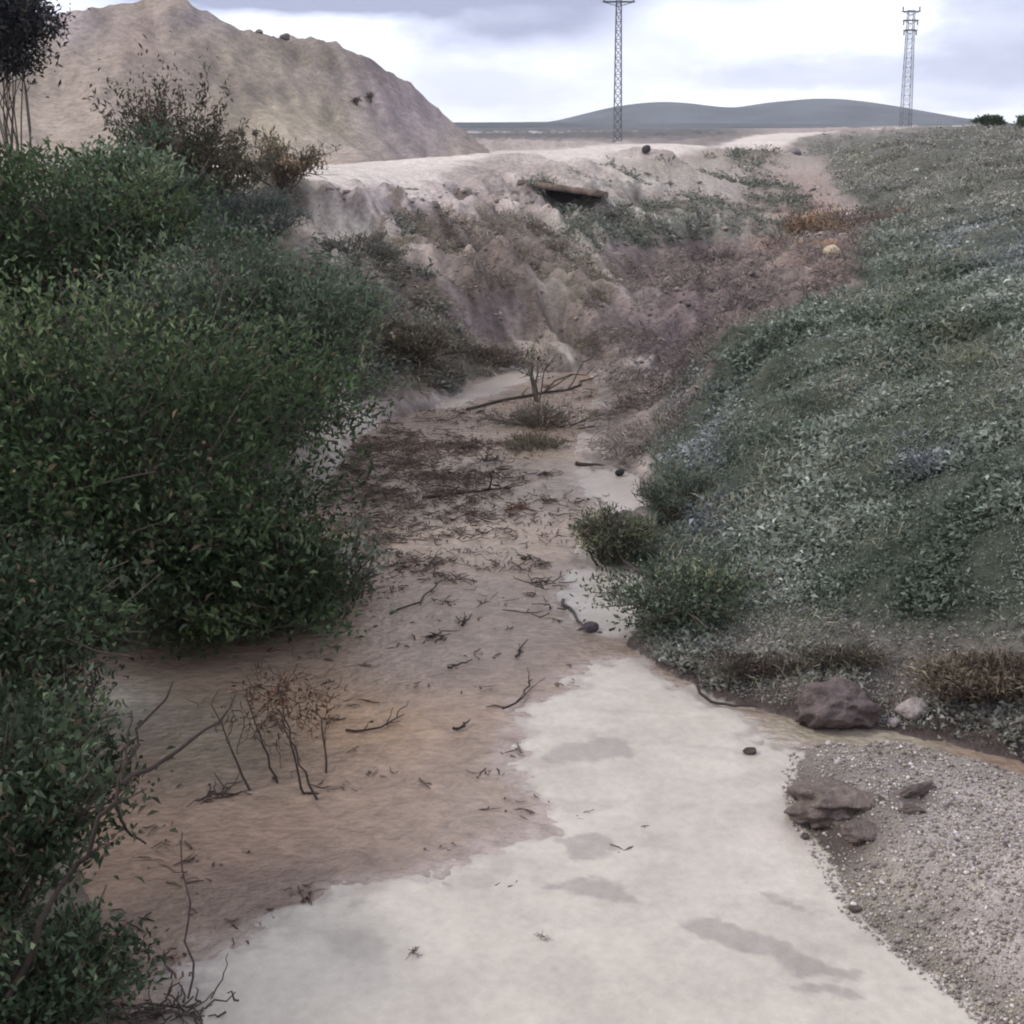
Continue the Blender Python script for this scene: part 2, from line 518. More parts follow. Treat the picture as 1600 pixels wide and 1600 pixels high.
# ------------------------------------------------------------------ materials
def mat_attr(name, rough=.9, spec=.3, n_scale=30, n_amt=.35, bump=.3, bump_scale=60, trans=0.0, dist=.03):
    m = bpy.data.materials.new(name); m.use_nodes = True
    nt = m.node_tree; N, Lk = nt.nodes, nt.links
    b = N['Principled BSDF']
    at_ = N.new('ShaderNodeAttribute'); at_.attribute_name = 'col'
    b.inputs['Roughness'].default_value = rough
    b.inputs['Specular IOR Level'].default_value = spec
    src = at_.outputs['Color']
    if n_amt > 0:
        tc = N.new('ShaderNodeTexCoord')
        n1 = N.new('ShaderNodeTexNoise'); n1.inputs['Scale'].default_value = n_scale; n1.inputs['Detail'].default_value = 6; n1.inputs['Roughness'].default_value = .65
        Lk.new(tc.outputs['Object'], n1.inputs['Vector'])
        mr = N.new('ShaderNodeMapRange'); mr.inputs['From Min'].default_value = .3; mr.inputs['From Max'].default_value = .7
        mr.inputs['To Min'].default_value = 1 - n_amt; mr.inputs['To Max'].default_value = 1 + n_amt
        Lk.new(n1.outputs['Fac'], mr.inputs['Value'])
        mx = N.new('ShaderNodeVectorMath'); mx.operation = 'SCALE'
        Lk.new(src, mx.inputs[0]); Lk.new(mr.outputs[0], mx.inputs['Scale'])
        src = mx.outputs[0]
        if bump > 0:
            n2 = N.new('ShaderNodeTexNoise'); n2.inputs['Scale'].default_value = bump_scale; n2.inputs['Detail'].default_value = 5; n2.inputs['Roughness'].default_value = .6
            Lk.new(tc.outputs['Object'], n2.inputs['Vector'])
            bp = N.new('ShaderNodeBump'); bp.inputs['Strength'].default_value = bump; bp.inputs['Distance'].default_value = dist
            Lk.new(n2.outputs['Fac'], bp.inputs['Height'])
            Lk.new(bp.outputs['Normal'], b.inputs['Normal'])
    Lk.new(src, b.inputs['Base Color'])
    if trans > 0:
        tr = N.new('ShaderNodeBsdfTranslucent'); Lk.new(src, tr.inputs['Color'])
        ms = N.new('ShaderNodeMixShader'); ms.inputs['Fac'].default_value = trans
        Lk.new(b.outputs[0], ms.inputs[1]); Lk.new(tr.outputs[0], ms.inputs[2])
        Lk.new(ms.outputs[0], N['Material Output'].inputs['Surface'])
    return m


M_SOIL = mat_attr('soil', .92, .2, 7, .32, .8, 11, dist=.09)
M_GRAVEL = mat_attr('gravel', .85, .3, 70, .5, .9, 90)
M_SILT = mat_attr('silt', .42, .35, 16, .10, .22, 26)
M_MOUND = mat_attr('mound_soil', .95, .15, 3.5, .3, .8, 7, dist=.12)
M_LEAF = mat_attr('leaf', .6, .14, 6, .15, 0, 0, trans=.25)
M_STEM = mat_attr('bark', .9, .2, 40, .3, .4, 90)
M_STONE = mat_attr('stone', .9, .2, 18, .42, 1.0, 45)
M_METAL = mat_attr('galvanised_steel', .6, .4, 3, .2, 0, 0)
M_FAR = mat_attr('far_land', .95, .1, .02, .2, 0, 0)


def mat_water():
    m = bpy.data.materials.new('muddy_water'); m.use_nodes = True
    N, Lk = m.node_tree.nodes, m.node_tree.links
    b = N['Principled BSDF']
    b.inputs['Roughness'].default_value = .22
    b.inputs['IOR'].default_value = 1.33
    b.inputs['Specular IOR Level'].default_value = .5
    tc = N.new('ShaderNodeTexCoord')
    at_ = N.new('ShaderNodeAttribute'); at_.attribute_name = 'col'
    mp = N.new('ShaderNodeMapping'); mp.inputs['Scale'].default_value = (4.0, 6.0, 1)
    mp.inputs['Rotation'].default_value = (0, 0, R(14))
    Lk.new(tc.outputs['Object'], mp.inputs['Vector'])
    n = N.new('ShaderNodeTexNoise'); n.inputs['Scale'].default_value = 1.5; n.inputs['Detail'].default_value = 9; n.inputs['Roughness'].default_value = .72
    n.inputs['Distortion'].default_value = .8
    Lk.new(mp.outputs[0], n.inputs['Vector'])
    mr = N.new('ShaderNodeMapRange'); mr.inputs['From Min'].default_value = .3; mr.inputs['From Max'].default_value = .7
    mr.inputs['To Min'].default_value = .66; mr.inputs['To Max'].default_value = 1.32
    Lk.new(n.outputs['Fac'], mr.inputs['Value'])
    mx = N.new('ShaderNodeVectorMath'); mx.operation = 'SCALE'
    Lk.new(at_.outputs['Color'], mx.inputs[0]); Lk.new(mr.outputs[0], mx.inputs['Scale'])
    Lk.new(mx.outputs[0], b.inputs['Base Color'])
    n2 = N.new('ShaderNodeTexNoise'); n2.inputs['Scale'].default_value = 3.5; n2.inputs['Detail'].default_value = 4
    Lk.new(mp.outputs[0], n2.inputs['Vector'])
    bp = N.new('ShaderNodeBump'); bp.inputs['Strength'].default_value = .6; bp.inputs['Distance'].default_value = .05
    Lk.new(n2.outputs['Fac'], bp.inputs['Height']); Lk.new(bp.outputs['Normal'], b.inputs['Normal'])
    return m


M_WATER = mat_water()

# ------------------------------------------------------------------ ground as one height field, split by what it is made of
NA = 600
az = np.linspace(R(-52), R(52), NA)
az = np.sign(az) * np.abs(az) ** 1.35 / R(52) ** .35
rr = np.exp(np.r_[np.linspace(math.log(2.6), math.log(9), 300)[:-1], np.linspace(math.log(9), math.log(45), 380)[:-1], np.linspace(math.log(45), math.log(2000), 200)])
NR = len(rr)
AZ, RR = np.meshgrid(az, rr, indexing='ij')
GX, GY = RR * np.sin(AZ), RR * np.cos(AZ)
GZ, info = land(GX, GY, True)
fx, fy, fz = GX.ravel(), GY.ravel(), GZ.ravel()
ppx, ppy = to_px(fx, fy, fz)
wj = fbm(fx * .9, fy * .9, 4, 41) ; wk = fbm(fx * .9 + 50, fy * .9, 4, 42)
jx = ppx + wj * 45 * np.clip(12 / info['r'].ravel() + .5, .5, 1.6); jy = ppy + wk * 26 * np.clip(12 / info['r'].ravel() + .5, .5, 1.6)


def C(*a):
    return np.array(a, float)


SOIL, ROAD, DARK, MAUVE = C(.29, .24, .22), C(.50, .435, .395), C(.16, .125, .105), C(.185, .145, .145)
TAN, ORANGE, PALE, GREEN, GRAVC, SILTC = C(.33, .275, .21), C(.30, .17, .09), C(.43, .40, .35), C(.058, .064, .048), C(.40, .345, .325), C(.40, .352, .312)
gc = np.tile(SOIL, (len(fx), 1))
# soils, in the order they lie: px, py, half-width, half-height, colour, amount
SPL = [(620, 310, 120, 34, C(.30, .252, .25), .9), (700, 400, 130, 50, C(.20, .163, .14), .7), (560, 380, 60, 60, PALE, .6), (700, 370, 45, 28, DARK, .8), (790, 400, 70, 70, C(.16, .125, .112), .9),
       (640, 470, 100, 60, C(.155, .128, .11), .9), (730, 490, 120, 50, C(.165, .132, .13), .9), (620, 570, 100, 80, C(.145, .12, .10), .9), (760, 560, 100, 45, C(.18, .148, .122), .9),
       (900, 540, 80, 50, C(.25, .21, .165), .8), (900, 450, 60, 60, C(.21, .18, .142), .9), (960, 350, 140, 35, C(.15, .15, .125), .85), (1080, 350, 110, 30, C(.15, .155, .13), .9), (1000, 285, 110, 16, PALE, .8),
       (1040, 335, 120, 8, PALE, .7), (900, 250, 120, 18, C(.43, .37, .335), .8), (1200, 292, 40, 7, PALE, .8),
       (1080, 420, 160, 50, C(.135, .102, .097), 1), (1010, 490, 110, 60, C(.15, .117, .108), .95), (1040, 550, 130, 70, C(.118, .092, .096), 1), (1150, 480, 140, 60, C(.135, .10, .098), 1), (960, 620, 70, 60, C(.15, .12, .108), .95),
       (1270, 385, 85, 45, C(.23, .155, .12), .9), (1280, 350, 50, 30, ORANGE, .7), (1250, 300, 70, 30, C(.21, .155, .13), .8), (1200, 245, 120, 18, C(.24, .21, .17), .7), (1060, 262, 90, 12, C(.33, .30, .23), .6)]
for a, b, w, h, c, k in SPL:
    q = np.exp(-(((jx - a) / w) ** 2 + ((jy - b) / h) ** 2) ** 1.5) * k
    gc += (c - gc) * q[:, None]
al, ac = fx * .5 - fy * .87, fx * .87 + fy * .5
bankm = sstep(1130, 1000, jx) * sstep(262, 290, jy) * sstep(70, 45, info['r'].ravel())
bn = fbm(al * .35, ac * 1.3, 5, 44, .6); bn2 = fbm(al * 1.4, ac * 3.4, 4, 45, .6)
gc *= (1 + bankm * (.8 * bn + .75 * bn2))[:, None]
gc += (PALE - gc) * (bankm * sstep(.22, .5, bn) * .5)[:, None]
gc += (DARK * .8 - gc) * (bankm * sstep(.2, .5, -bn2) * .7)[:, None]
# the green right bank and field
gpoly = [(985, 1020), (1000, 900), (960, 860), (1010, 790), (1000, 700), (1080, 600), (1180, 510), (1330, 430), (1340, 330), (1290, 250), (1250, 222), (1500, 196), (1700, 180), (2600, 150), (2600, 1300), (1600, 1200), (1380, 1140), (1200, 1110), (1050, 1055)]
gsdp = poly_sd(jx, jy, gpoly)
green = sstep(-20, 14, gsdp) * (info['r'].ravel() < 170)
gcol = GREEN * (1 + .3 * fbm(fx * .5, fy * .5, 3, 51))[:, None]  # base kept dark to paint shade into the gaps between the weeds
farg = sstep(420, 260, jy)
stony = sstep(960, 1060, jy) * sstep(-.25, .2, wk)
gcol = gcol + (C(.19, .16, .148) - gcol) * (stony * .85)[:, None]
gcol = gcol + (C(.15, .135, .125) - gcol) * (farg * .75)[:, None] * (.55 + .45 * wj)[:, None]
gc += (gcol - gc) * green[:, None]
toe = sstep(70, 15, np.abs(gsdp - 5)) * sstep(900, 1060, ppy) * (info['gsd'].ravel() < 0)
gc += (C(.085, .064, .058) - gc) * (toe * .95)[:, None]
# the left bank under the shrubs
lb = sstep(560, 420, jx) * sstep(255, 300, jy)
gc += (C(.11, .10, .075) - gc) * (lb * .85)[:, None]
# far plain
r_ = info['r'].ravel()
fp = sstep(85, 130, r_) * sstep(1250, 1100, ppx)
band = fbm(fx * .012, fy * .03, 4, 61)
pc = C(.105, .095, .094) + (C(.06, .064, .062) - C(.105, .095, .094)) * sstep(-.1, .2, band)[:, None]
pc = pc + (C(.36, .32, .32) - pc) * (sstep(.25, .4, fbm(fx * .02, fy * .06, 3, 62)) * sstep(350, 150, r_))[:, None]
gc += (pc - gc) * fp[:, None]
# dirt road along the foot of the mound, then away to the right
droad = road_dist(fx, fy)
rd = sstep(3.2, 2.2, droad + wj * .6)
gc += (ROAD * (1 + .12 * wk)[:, None] - gc) * rd[:, None]
isroad = (droad + wj * .6 < 2.7)
# gravel and silt
gs = info['gsd'].ravel()
gv = sstep(-.05, .05, gs)
gcl = GRAVC * (1 + .18 * fbm(fx * 4, fy * 4, 4, 71))[:, None]
edge = sstep(.55, .1, gs + .3 * wj) * .7
gcl = gcl + (C(.33, .29, .225) - gcl) * edge[:, None]
for a, b, w, h, k in ((1330, 1295, 70, 45, .9), (1300, 1330, 60, 40, .7), (1425, 1250, 50, 24, .8), (1270, 1230, 60, 50, .55), (1360, 1200, 80, 30, .4), (1500, 1430, 120, 20, .3)):
    gcl += (C(.095, .072, .064) - gcl) * (np.exp(-((ppx - a) / w) ** 2 - ((ppy - b) / h) ** 2) * k)[:, None]
gc += (gcl - gc) * gv[:, None]
si = info['silt'].ravel()
st = fbm(fx * .8, fy * .8, 4, 81)
scl = SILTC * (1 + .05 * st)[:, None] + (C(.39, .352, .302) - SILTC) * sstep(0, .4, fbm(fx * .7, fy * .7, 3, 82))[:, None]
se, sk = info['s_eff'].ravel(), info['stk'].ravel()
film = sstep(.13, -.02, se + .14 * fbm(fx * 5, fy * 8, 4, 83)) * .75
blot = sstep(.18, .5, fbm(fx * 2.2, fy * 5, 4, 84)) * sstep(1.3, .2, se) * .4
wetk = np.maximum(np.maximum(film, blot), sstep(-.02, .02, sk) * .78)
scl = scl + (C(.25, .215, .195) - scl) * np.clip(wetk, 0, 1)[:, None]
scl = scl + (C(.27, .225, .185) - scl) * (sstep(10.5, 14, r_) * .8)[:, None]
gc = np.where(si[:, None], scl, gc)
# wet dark rim just above the water
wet = sstep(.16, .0, fz) * (fz > 0) * (~si)
gc *= (1 - .35 * wet)[:, None]
gc *= (1 + .16 * fbm(fx * 3, fy * 3, 4, 91))[:, None]
gc = np.clip(gc, .01, .9)

idx = np.arange(NA * NR).reshape(NA, NR)
quads = np.stack([idx[:-1, :-1], idx[1:, :-1], idx[1:, 1:], idx[:-1, 1:]], -1).reshape(-1, 4)[:, ::-1]
vid = np.zeros(len(fx), int)
vid[isroad] = 1; vid[gs > 0] = 2; vid[si] = 3
fid = vid[quads].min(1)
fid = np.where((vid[quads] == 3).any(1), 3, np.where((vid[quads] == 2).all(1), 2, np.where((vid[quads] == 1).all(1), 1, 0)))
allv = np.c_[fx, fy, fz]
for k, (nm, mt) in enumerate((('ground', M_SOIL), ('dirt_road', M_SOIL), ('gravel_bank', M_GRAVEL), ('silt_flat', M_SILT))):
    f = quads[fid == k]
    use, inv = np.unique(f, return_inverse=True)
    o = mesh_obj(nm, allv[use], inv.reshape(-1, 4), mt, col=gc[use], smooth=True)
    tag(o, kind='structure')

# water sheet
wa = np.linspace(R(-40), R(40), 220); wr = np.exp(np.linspace(math.log(2.6), math.log(24), 300))
A2, R2 = np.meshgrid(wa, wr, indexing='ij')
wx, wy = (R2 * np.sin(A2)).ravel(), (R2 * np.cos(A2)).ravel()
wpx, wpy = to_px(wx, wy, 0 * wx)
n_ = fbm(wx * 1.1, wy * 1.1, 4, 95)
wc = np.tile(C(.205, .148, .112), (len(wx), 1))
for a, b, w, h, c, k in ((740, 800, 170, 120, C(.285, .228, .182), .9), (700, 1000, 220, 100, C(.265, .20, .155), .8), (560, 1130, 140, 60, C(.26, .165, .095), .6), (330, 1150, 120, 90, C(.19, .16, .118), .7),
                         (400, 1360, 300, 95, C(.135, .094, .074), .9), (780, 1260, 120, 80, C(.26, .20, .16), .7), (1100, 1480, 400, 150, C(.36, .315, .295), .95), (1300, 1145, 250, 30, C(.29, .255, .20), .9), (180, 1100, 70, 50, C(.36, .345, .30), .8)):
    q = np.exp(-(((wpx - a) / w) ** 2 + ((wpy - b) / h) ** 2)) * k
    wc += (c - wc) * q[:, None]
wc *= (1 + .14 * n_ + .16 * fbm(wx * 2.5, wy * 6, 5, 97, .65))[:, None]
wss = np.max([poly_sd(wx, wy, P) for P in SILT], 0) + .16 * fbm(wx * 2.4, wy * 3.4, 5, 31, .6) + .15 * fbm(wx * 5, wy * 8, 4, 83)
wc += (C(.36, .305, .285) - wc) * (sstep(-.22, .04, wss) * .5)[:, None]
i2 = np.arange(220 * 300).reshape(220, 300)
wq = np.stack([i2[:-1, :-1], i2[1:, :-1], i2[1:, 1:], i2[:-1, 1:]], -1).reshape(-1, 4)[:, ::-1]
wz = fbm(wx * 4, wy * 8, 3, 96) * .004
tag(mesh_obj('stream_water', np.c_[wx, wy, wz], wq, M_WATER, col=wc, smooth=True), kind='structure')

# ------------------------------------------------------------------ hills on the horizon
def hill(name, prof, Y, depth, col):
    n, m = 120, 24
    X = np.array([on_y(a, b, Y)[0] for a, b in prof]); Z = np.array([on_y(a, b, Y)[2] for a, b in prof])
    xs = np.linspace(X[0], X[-1], n)
    zs = np.interp(xs, X, Z)
    k = np.ones(7) / 7
    zs = np.convolve(np.pad(zs, 3, mode='edge'), k, 'valid')
    t = np.linspace(-1, 1, m)
    base = -14
    XX, TT = np.meshgrid(xs, t, indexing='ij')
    prof_t = np.cos(TT * np.pi / 2) ** .9
    ZZ = base + (zs[:, None] - base) * prof_t
    YY = Y + TT * depth
    ZZ += fbm(XX * .012, YY * .02, 4, 13) * 4 * (1 - prof_t)
    V = np.c_[XX.ravel(), YY.ravel(), ZZ.ravel()]
    ii = np.arange(n * m).reshape(n, m)
    q = np.stack([ii[:-1, :-1], ii[1:, :-1], ii[1:, 1:], ii[:-1, 1:]], -1).reshape(-1, 4)
    c = col * (1 + .8 * fbm(V[:, 0] * .02, V[:, 1] * .03 + V[:, 2] * .1, 4, 14))[:, None]
    tag(mesh_obj(name, V, q, M_FAR, col=c, smooth=True), kind='structure')


hill('hills', [(780, 196), (860, 191), (900, 181), (960, 166), (1020, 159), (1060, 160), (1120, 168), (1155, 168), (1200, 160), (1280, 153), (1330, 158), (1400, 172), (1460, 184), (1560, 194), (1700, 200)], 1500, 400, C(.062, .070, .072))
hill('low_ridge', [(300, 196), (500, 192), (690, 191), (780, 191), (870, 190), (1000, 192), (1200, 193), (1700, 195)], 1000, 160, C(.06, .064, .064))

# ------------------------------------------------------------------ spoil mound behind the road
def mound():
    pts = [(-250, 80, 46), (-150, 60, 50), (0, 35, 50), (100, 20, 51), (180, 6, 52), (270, -8, 52), (320, 8, 52), (380, 38, 53), (440, 50, 54), (520, 60, 54), (570, 82, 54), (640, 132, 54), (700, 192, 54), (752, 240, 53),
           (300, 120, 44), (400, 150, 46), (520, 170, 48), (200, 110, 43), (600, 190, 49), (100, 120, 42), (0, 130, 41)]
    P, V = [], []
    for a, b, Y in pts:
        p = on_y(a, b, Y); P.append(p[:2]); V.append(p[2])
    for a, b, Y in ((480, 266, 36), (540, 262, 39), (600, 257, 42.5), (680, 249, 47), (720, 245, 50), (350, 285, 32), (200, 300, 28), (0, 300, 28), (-250, 300, 28)):
        p = on_y(a, b, Y); P.append(p[:2]); V.append(p[2])
    for x, y, z in ((0.5, 58, 2), (-4, 70, 2), (-14, 78, 2), (-26, 76, 2), (-34, 66, 2), (-34, 50, 3), (-36, 34, 2)):
        P.append((x, y)); V.append(z)
    P = np.array(P)
    f = RBF(P / 10, V, .06)
    xs = np.linspace(-34, 2, 240); ys = np.linspace(28, 78, 220)
    X, Y = np.meshgrid(xs, ys, indexing='ij')
    Z = f(X / 10, Y / 10)
    # shallow runnels down the face
    Z += fbm(X * .3, Y * .2, 4, 15) * .35 + np.abs(fbm(X * .9 + Y * .35, Y * .10, 4, 16)) * -.32 + fbm(X * 2, Y * .7, 4, 17) * .16
    g = land(X.ravel(), Y.ravel()).reshape(X.shape)
    keep = (Z > g - .4) & (X < -5.9 + (Y - 36) * .281 + 1.0)
    ii = np.arange(X.size).reshape(X.shape)
    q = np.stack([ii[:-1, :-1], ii[1:, :-1], ii[1:, 1:], ii[:-1, 1:]], -1).reshape(-1, 4)
    q = q[keep.ravel()[q].all(1)]
    V3 = np.c_[X.ravel(), Y.ravel(), Z.ravel()]
    px, py = to_px(V3[:, 0], V3[:, 1], V3[:, 2])
    n = fbm(V3[:, 0] * .4, V3[:, 1] * .25, 4, 18)
    c = np.tile(C(.26, .22, .185), (len(V3), 1))
    for a, b, w, h, cc, k in ((640, 170, 105, 120, C(.245, .208, .225), 1), (560, 90, 70, 50, C(.215, .182, .19), .9), (440, 200, 130, 60, C(.30, .262, .205), .9), (230, 60, 60, 60, C(.25, .195, .172), .8), (470, 85, 120, 30, C(.20, .172, .145), .8), (150, 150, 90, 80, C(.30, .25, .22), .8), (370, 40, 110, 25, C(.17, .148, .155), .9), (300, 110, 60, 25, C(.21, .18, .165), .6), (110, 40, 60, 40, C(.26, .225, .24), .8), (400, 140, 60, 20, C(.20, .172, .15), .7)):  # lavender tones on the right face are its shade painted into the soil colour
        s = np.exp(-((px + n * 50 - a) / w) ** 2 - ((py + n * 25 - b) / h) ** 2) * k
        c += (cc - c) * s[:, None]
    c *= C(.96, .93, .90)
    c *= (1 + .3 * n + .3 * fbm(V3[:, 0] * 1.3 + V3[:, 1] * .3, V3[:, 1] * .25, 4, 19))[:, None]
    use, inv = np.unique(q, return_inverse=True)
    o = mesh_obj('spoil_mound', V3[use], inv.reshape(-1, 4), M_MOUND, col=c[use], smooth=True)
    tag(o, 'large bare tan earth mound rising behind the dirt road at upper left', 'mound')
    return f


mound_f = mound()


def on_mound(px, py):
    d = ray(px, py); Y = np.linspace(28, 70, 500); t = Y / d[1]
    z = H + d[2] * t
    g = mound_f(d[0] * t / 10, Y / 10)
    k = np.argmax(z <= g)
    return np.array((d[0] * t[k], Y[k], g[k]))


# ------------------------------------------------------------------ plants
def shrub(name, label, cat, base, size, n_leaf, leaf, cols, clumps=40, stems=7, stem_col=(.10, .082, .066), lean=(0, 0), shape=.55, up=.35, spread=.16, flat=.9, group=None,
          wisp=0.0, stem_r=.018, hollow=.35, low=.05, droop=0.0):
    """a shrub or tree: Empty > stems (bare wood), foliage (leaf by leaf)"""
    rx, ry, h = size
    base = np.asarray(base, float)
    root = empty(name, base, label, cat, group)
    # clump centres through the crown, more towards its outside
    d = rand_dir(clumps)
    rad = (hollow + (1 - hollow) * rng.random(clumps) ** .6) * rng.uniform(.72, 1.1, clumps) * np.where(rng.random(clumps) < .13, rng.uniform(1.1, 1.4, clumps), 1)
    hc = h * shape
    cc = d * rad[:, None] * np.array((rx, ry, h - hc)) + np.array((lean[0], lean[1], hc))
    cc[:, 2] = np.maximum(cc[:, 2], h * low)
    lines = []
    sb = [np.array((rng.normal() * rx * .12, rng.normal() * ry * .12, -.1)) for _ in range(stems)]
    tips = []
    for i, c in enumerate(cc):
        s = sb[i % stems]
        mid = s * .45 + c * .55 + rng.normal(size=3) * .06 * h + np.array((0, 0, .08 * h))
        t = np.linspace(0, 1, 7)[:, None]
        P = (1 - t) ** 2 * s + 2 * t * (1 - t) * mid + t ** 2 * c
        P[1:-1] += rng.normal(size=(5, 3)) * .012 * h
        lines.append((P, np.linspace(stem_r, stem_r * .25, 7)))
        tips.append((P[-1], nrm(P[-1] - P[-3])))
        if rng.random() < .22:                    # a bare twig sticking out
            q = P[-1] - P[-3]; q = c + (nrm(q) + rng.normal(size=3) * .35) * rng.uniform(.12, .3) * h
            lines.append((np.array([c, (c + q) / 2 + rng.normal(size=3) * .015 * h, q]), np.array((.4, .3, .15)) * stem_r))
        for _ in range(2):
            e = c + rng.normal(size=3) * np.array((rx, ry, h * .5)) * spread * 1.2
            q = P[4]
            lines.append((np.array([q, (q + e) / 2 + rng.normal(size=3) * .02 * h, e]), np.array((.5, .35, .2)) * stem_r))
    V, Q = tubes(lines, 5)
    sc = np.tile(C(*stem_col), (len(V), 1)) * rng.uniform(.8, 1.2, (len(V), 1))
    so = mesh_obj('stems', V, Q, M_STEM, root, sc, True)
    # leaves
    k = rng.integers(0, clumps, n_leaf)
    dirs = np.array([t[1] for t in tips])[k]
    off = rng.normal(size=(n_leaf, 3)) * np.array((rx, ry, (h - hc) * flat)) * spread
    if wisp:
        a = rng.normal(size=n_leaf)[:, None]
        off = off * (1 - wisp * .7) + dirs * a * wisp * h * .22
    p = cc[k] + off
    p[:, 2] = np.maximum(p[:, 2], .02 + rng.random(n_leaf) * .12 * h * (low < .2))
    D = nrm(rand_dir(n_leaf, up) + dirs * .6 + np.array((0, 0, -droop)))
    N = rand_dir(n_leaf, .9)
    L = leaf[0] * rng.uniform(.4, 1.5, n_leaf); W = leaf[1] * rng.uniform(.7, 1.3, n_leaf)
    V, Q = leaves(p, D, N, L, W)
    cl = np.array(cols)
    ck = rng.random(clumps)
    t = np.clip(ck[k] * .75 + rng.random(n_leaf) * .4 - .08, 0, .999) * (len(cl) - 1)
    i0 = t.astype(int); ft = (t - i0)[:, None]
    lc = cl[i0] * (1 - ft) + cl[np.minimum(i0 + 1, len(cl) - 1)] * ft
    lc = lc * rng.uniform(.75, 1.3, (n_leaf, 1)) * (.6 + .85 * rng.random(clumps) ** 1.3)[k][:, None] * np.where((rng.random(clumps) < .14)[k][:, None], C(1.5, 1.38, 1.3), C(1, 1, 1))
    dead = rng.random(n_leaf) < .04
    lc[dead] = C(.12, .09, .055) * rng.uniform(.6, 1.4, (dead.sum(), 1))
    fo = mesh_obj('foliage', V, Q, M_LEAF, root, np.repeat(lc, 4, 0))
    tag(fo, kind='stuff')
    return root


def gat(px, py, Y):
    p = on_y(px, py, Y)
    return np.array((p[0], p[1], max(gz(p[0], p[1]), -.05)))


DG = [(.026, .044, .016), (.046, .070, .030), (.080, .106, .056)]
GG = [(.052, .074, .044), (.082, .108, .07), (.14, .165, .12)]
BL = [(.085, .10, .085), (.13, .15, .13), (.20, .22, .20)]
LG = [(.05, .08, .045), (.10, .14, .085), (.21, .25, .17)]
BR = [(.045, .052, .03), (.085, .065, .045), (.065, .08, .042)]

# --- left bank
shrub('dense_shrub', 'biggest dark green bush filling the left side over the brown water', 'bush', gat(150, 900, 9.7), (2.15, 1.6, 2.85), 46000, (.075, .03), DG, 170, 12, spread=.15, shape=.46, low=-.1)
shrub('dense_shrub', 'grey green bush between the largest dark bush and the eroded left bank', 'bush', gat(385, 640, 13.6), (1.55, 1.4, 2.3), 28000, (.085, .03), GG, 100, 9, spread=.15, shape=.45)
shrub('dense_shrub', 'very dark low bush whose right side hangs over the water at mid left', 'bush', gat(385, 960, 9.4), (.95, .7, 1.2), 11000, (.075, .03), DG, 60, 8, spread=.16, shape=.5)
shrub('dense_shrub', 'dark green bush at the left edge above the largest bush', 'bush', gat(20, 480, 15.5), (2.2, 1.6, 2.25), 20000, (.10, .042), DG, 80, 8, spread=.17, shape=.5)
shrub('leafy_tree', 'small tree with loose bright green leaves and forked dark trunk on upper left bank', 'tree', gat(200, 400, 17), (1.4, 1.0, 2.15), 8000, (.10, .045), LG, 60, 4, spread=.13, shape=.6, stem_r=.035)
shrub('feathery_shrub', 'reddish brown feathery shrub leaning before the mound at upper left', 'shrub', gat(270, 300, 21), (.95, .8, 2.25), 9000, (.10, .035), BR, 45, 6, spread=.13, shape=.5, wisp=.7, lean=(.1, 0))
shrub('feathery_shrub', 'brown green wispy shrub right of the feathery reddish one', 'shrub', gat(330, 330, 22.5), (.9, .8, 1.5), 5000, (.11, .035), [(.06, .055, .035), (.08, .075, .05), (.10, .10, .07)], 35, 5, spread=.15, wisp=.6)
shrub('hanging_tree', 'dark tree with drooping ragged leaves in the top left corner', 'tree', gat(28, 300, 19.5), (.95, .7, 3.7), 9000, (.11, .04), [(.022, .022, .028), (.03, .03, .032), (.035, .038, .03)], 15, 2, spread=.26, shape=.84, low=.58, droop=.8, stem_r=.018, hollow=.2)
shrub('grey_brush', 'pale grey wispy brush on the bank under the tan earth hump', 'brush', gat(385, 375, 21), (1.15, .8, .95), 7000, (.10, .022), BL, 40, 8, spread=.2, wisp=.6)
shrub('grey_brush', 'blue grey wispy brush lying down the bank above the grey green bush', 'brush', gat(490, 450, 19), (1.2, .8, .8), 8000, (.10, .016), [(.06, .075, .07), (.09, .11, .105), (.15, .17, .165)], 45, 8, spread=.2, wisp=.6)
shrub('leafy_sprig', 'sprigs of small silvery leaves reaching over the water from the dark bush', 'shrub', gat(545, 930, 10.2), (.42, .4, .75), 700, (.06, .026), [(.09, .11, .085), (.15, .17, .14), (.24, .26, .22)], 22, 6, spread=.2, wisp=.3)
shrub('leafy_shrub', 'blue green leafy shrub in the lower left corner beside the bare branch', 'shrub', gat(-20, 1360, 5.2), (.62, .75, 1.15), 9000, (.055, .026), [(.03, .045, .022), (.052, .073, .04), (.10, .125, .08)], 80, 9, spread=.16)
shrub('leafy_shrub', 'bushy green plant at the left edge below the largest bush', 'shrub', gat(-40, 1090, 7.4), (.95, .8, 1.35), 12000, (.06, .028), [(.026, .042, .02), (.046, .066, .036), (.09, .115, .075)], 70, 9, spread=.16)
shrub('low_plant', 'short leafy plant on the bottom edge at the lower left', 'plant', gat(70, 1560, 4.55), (.45, .35, .5), 3800, (.045, .022), [(.035, .055, .03), (.06, .09, .05), (.10, .13, .08)], 40, 8, spread=.18)
shrub('low_plant', 'sparse leafy plant with pale silt showing through it at left', 'plant', gat(110, 1130, 7.6), (.42, .4, .6), 900, (.05, .02), [(.05, .07, .05), (.09, .12, .09), (.14, .17, .13)], 26, 7, spread=.2)
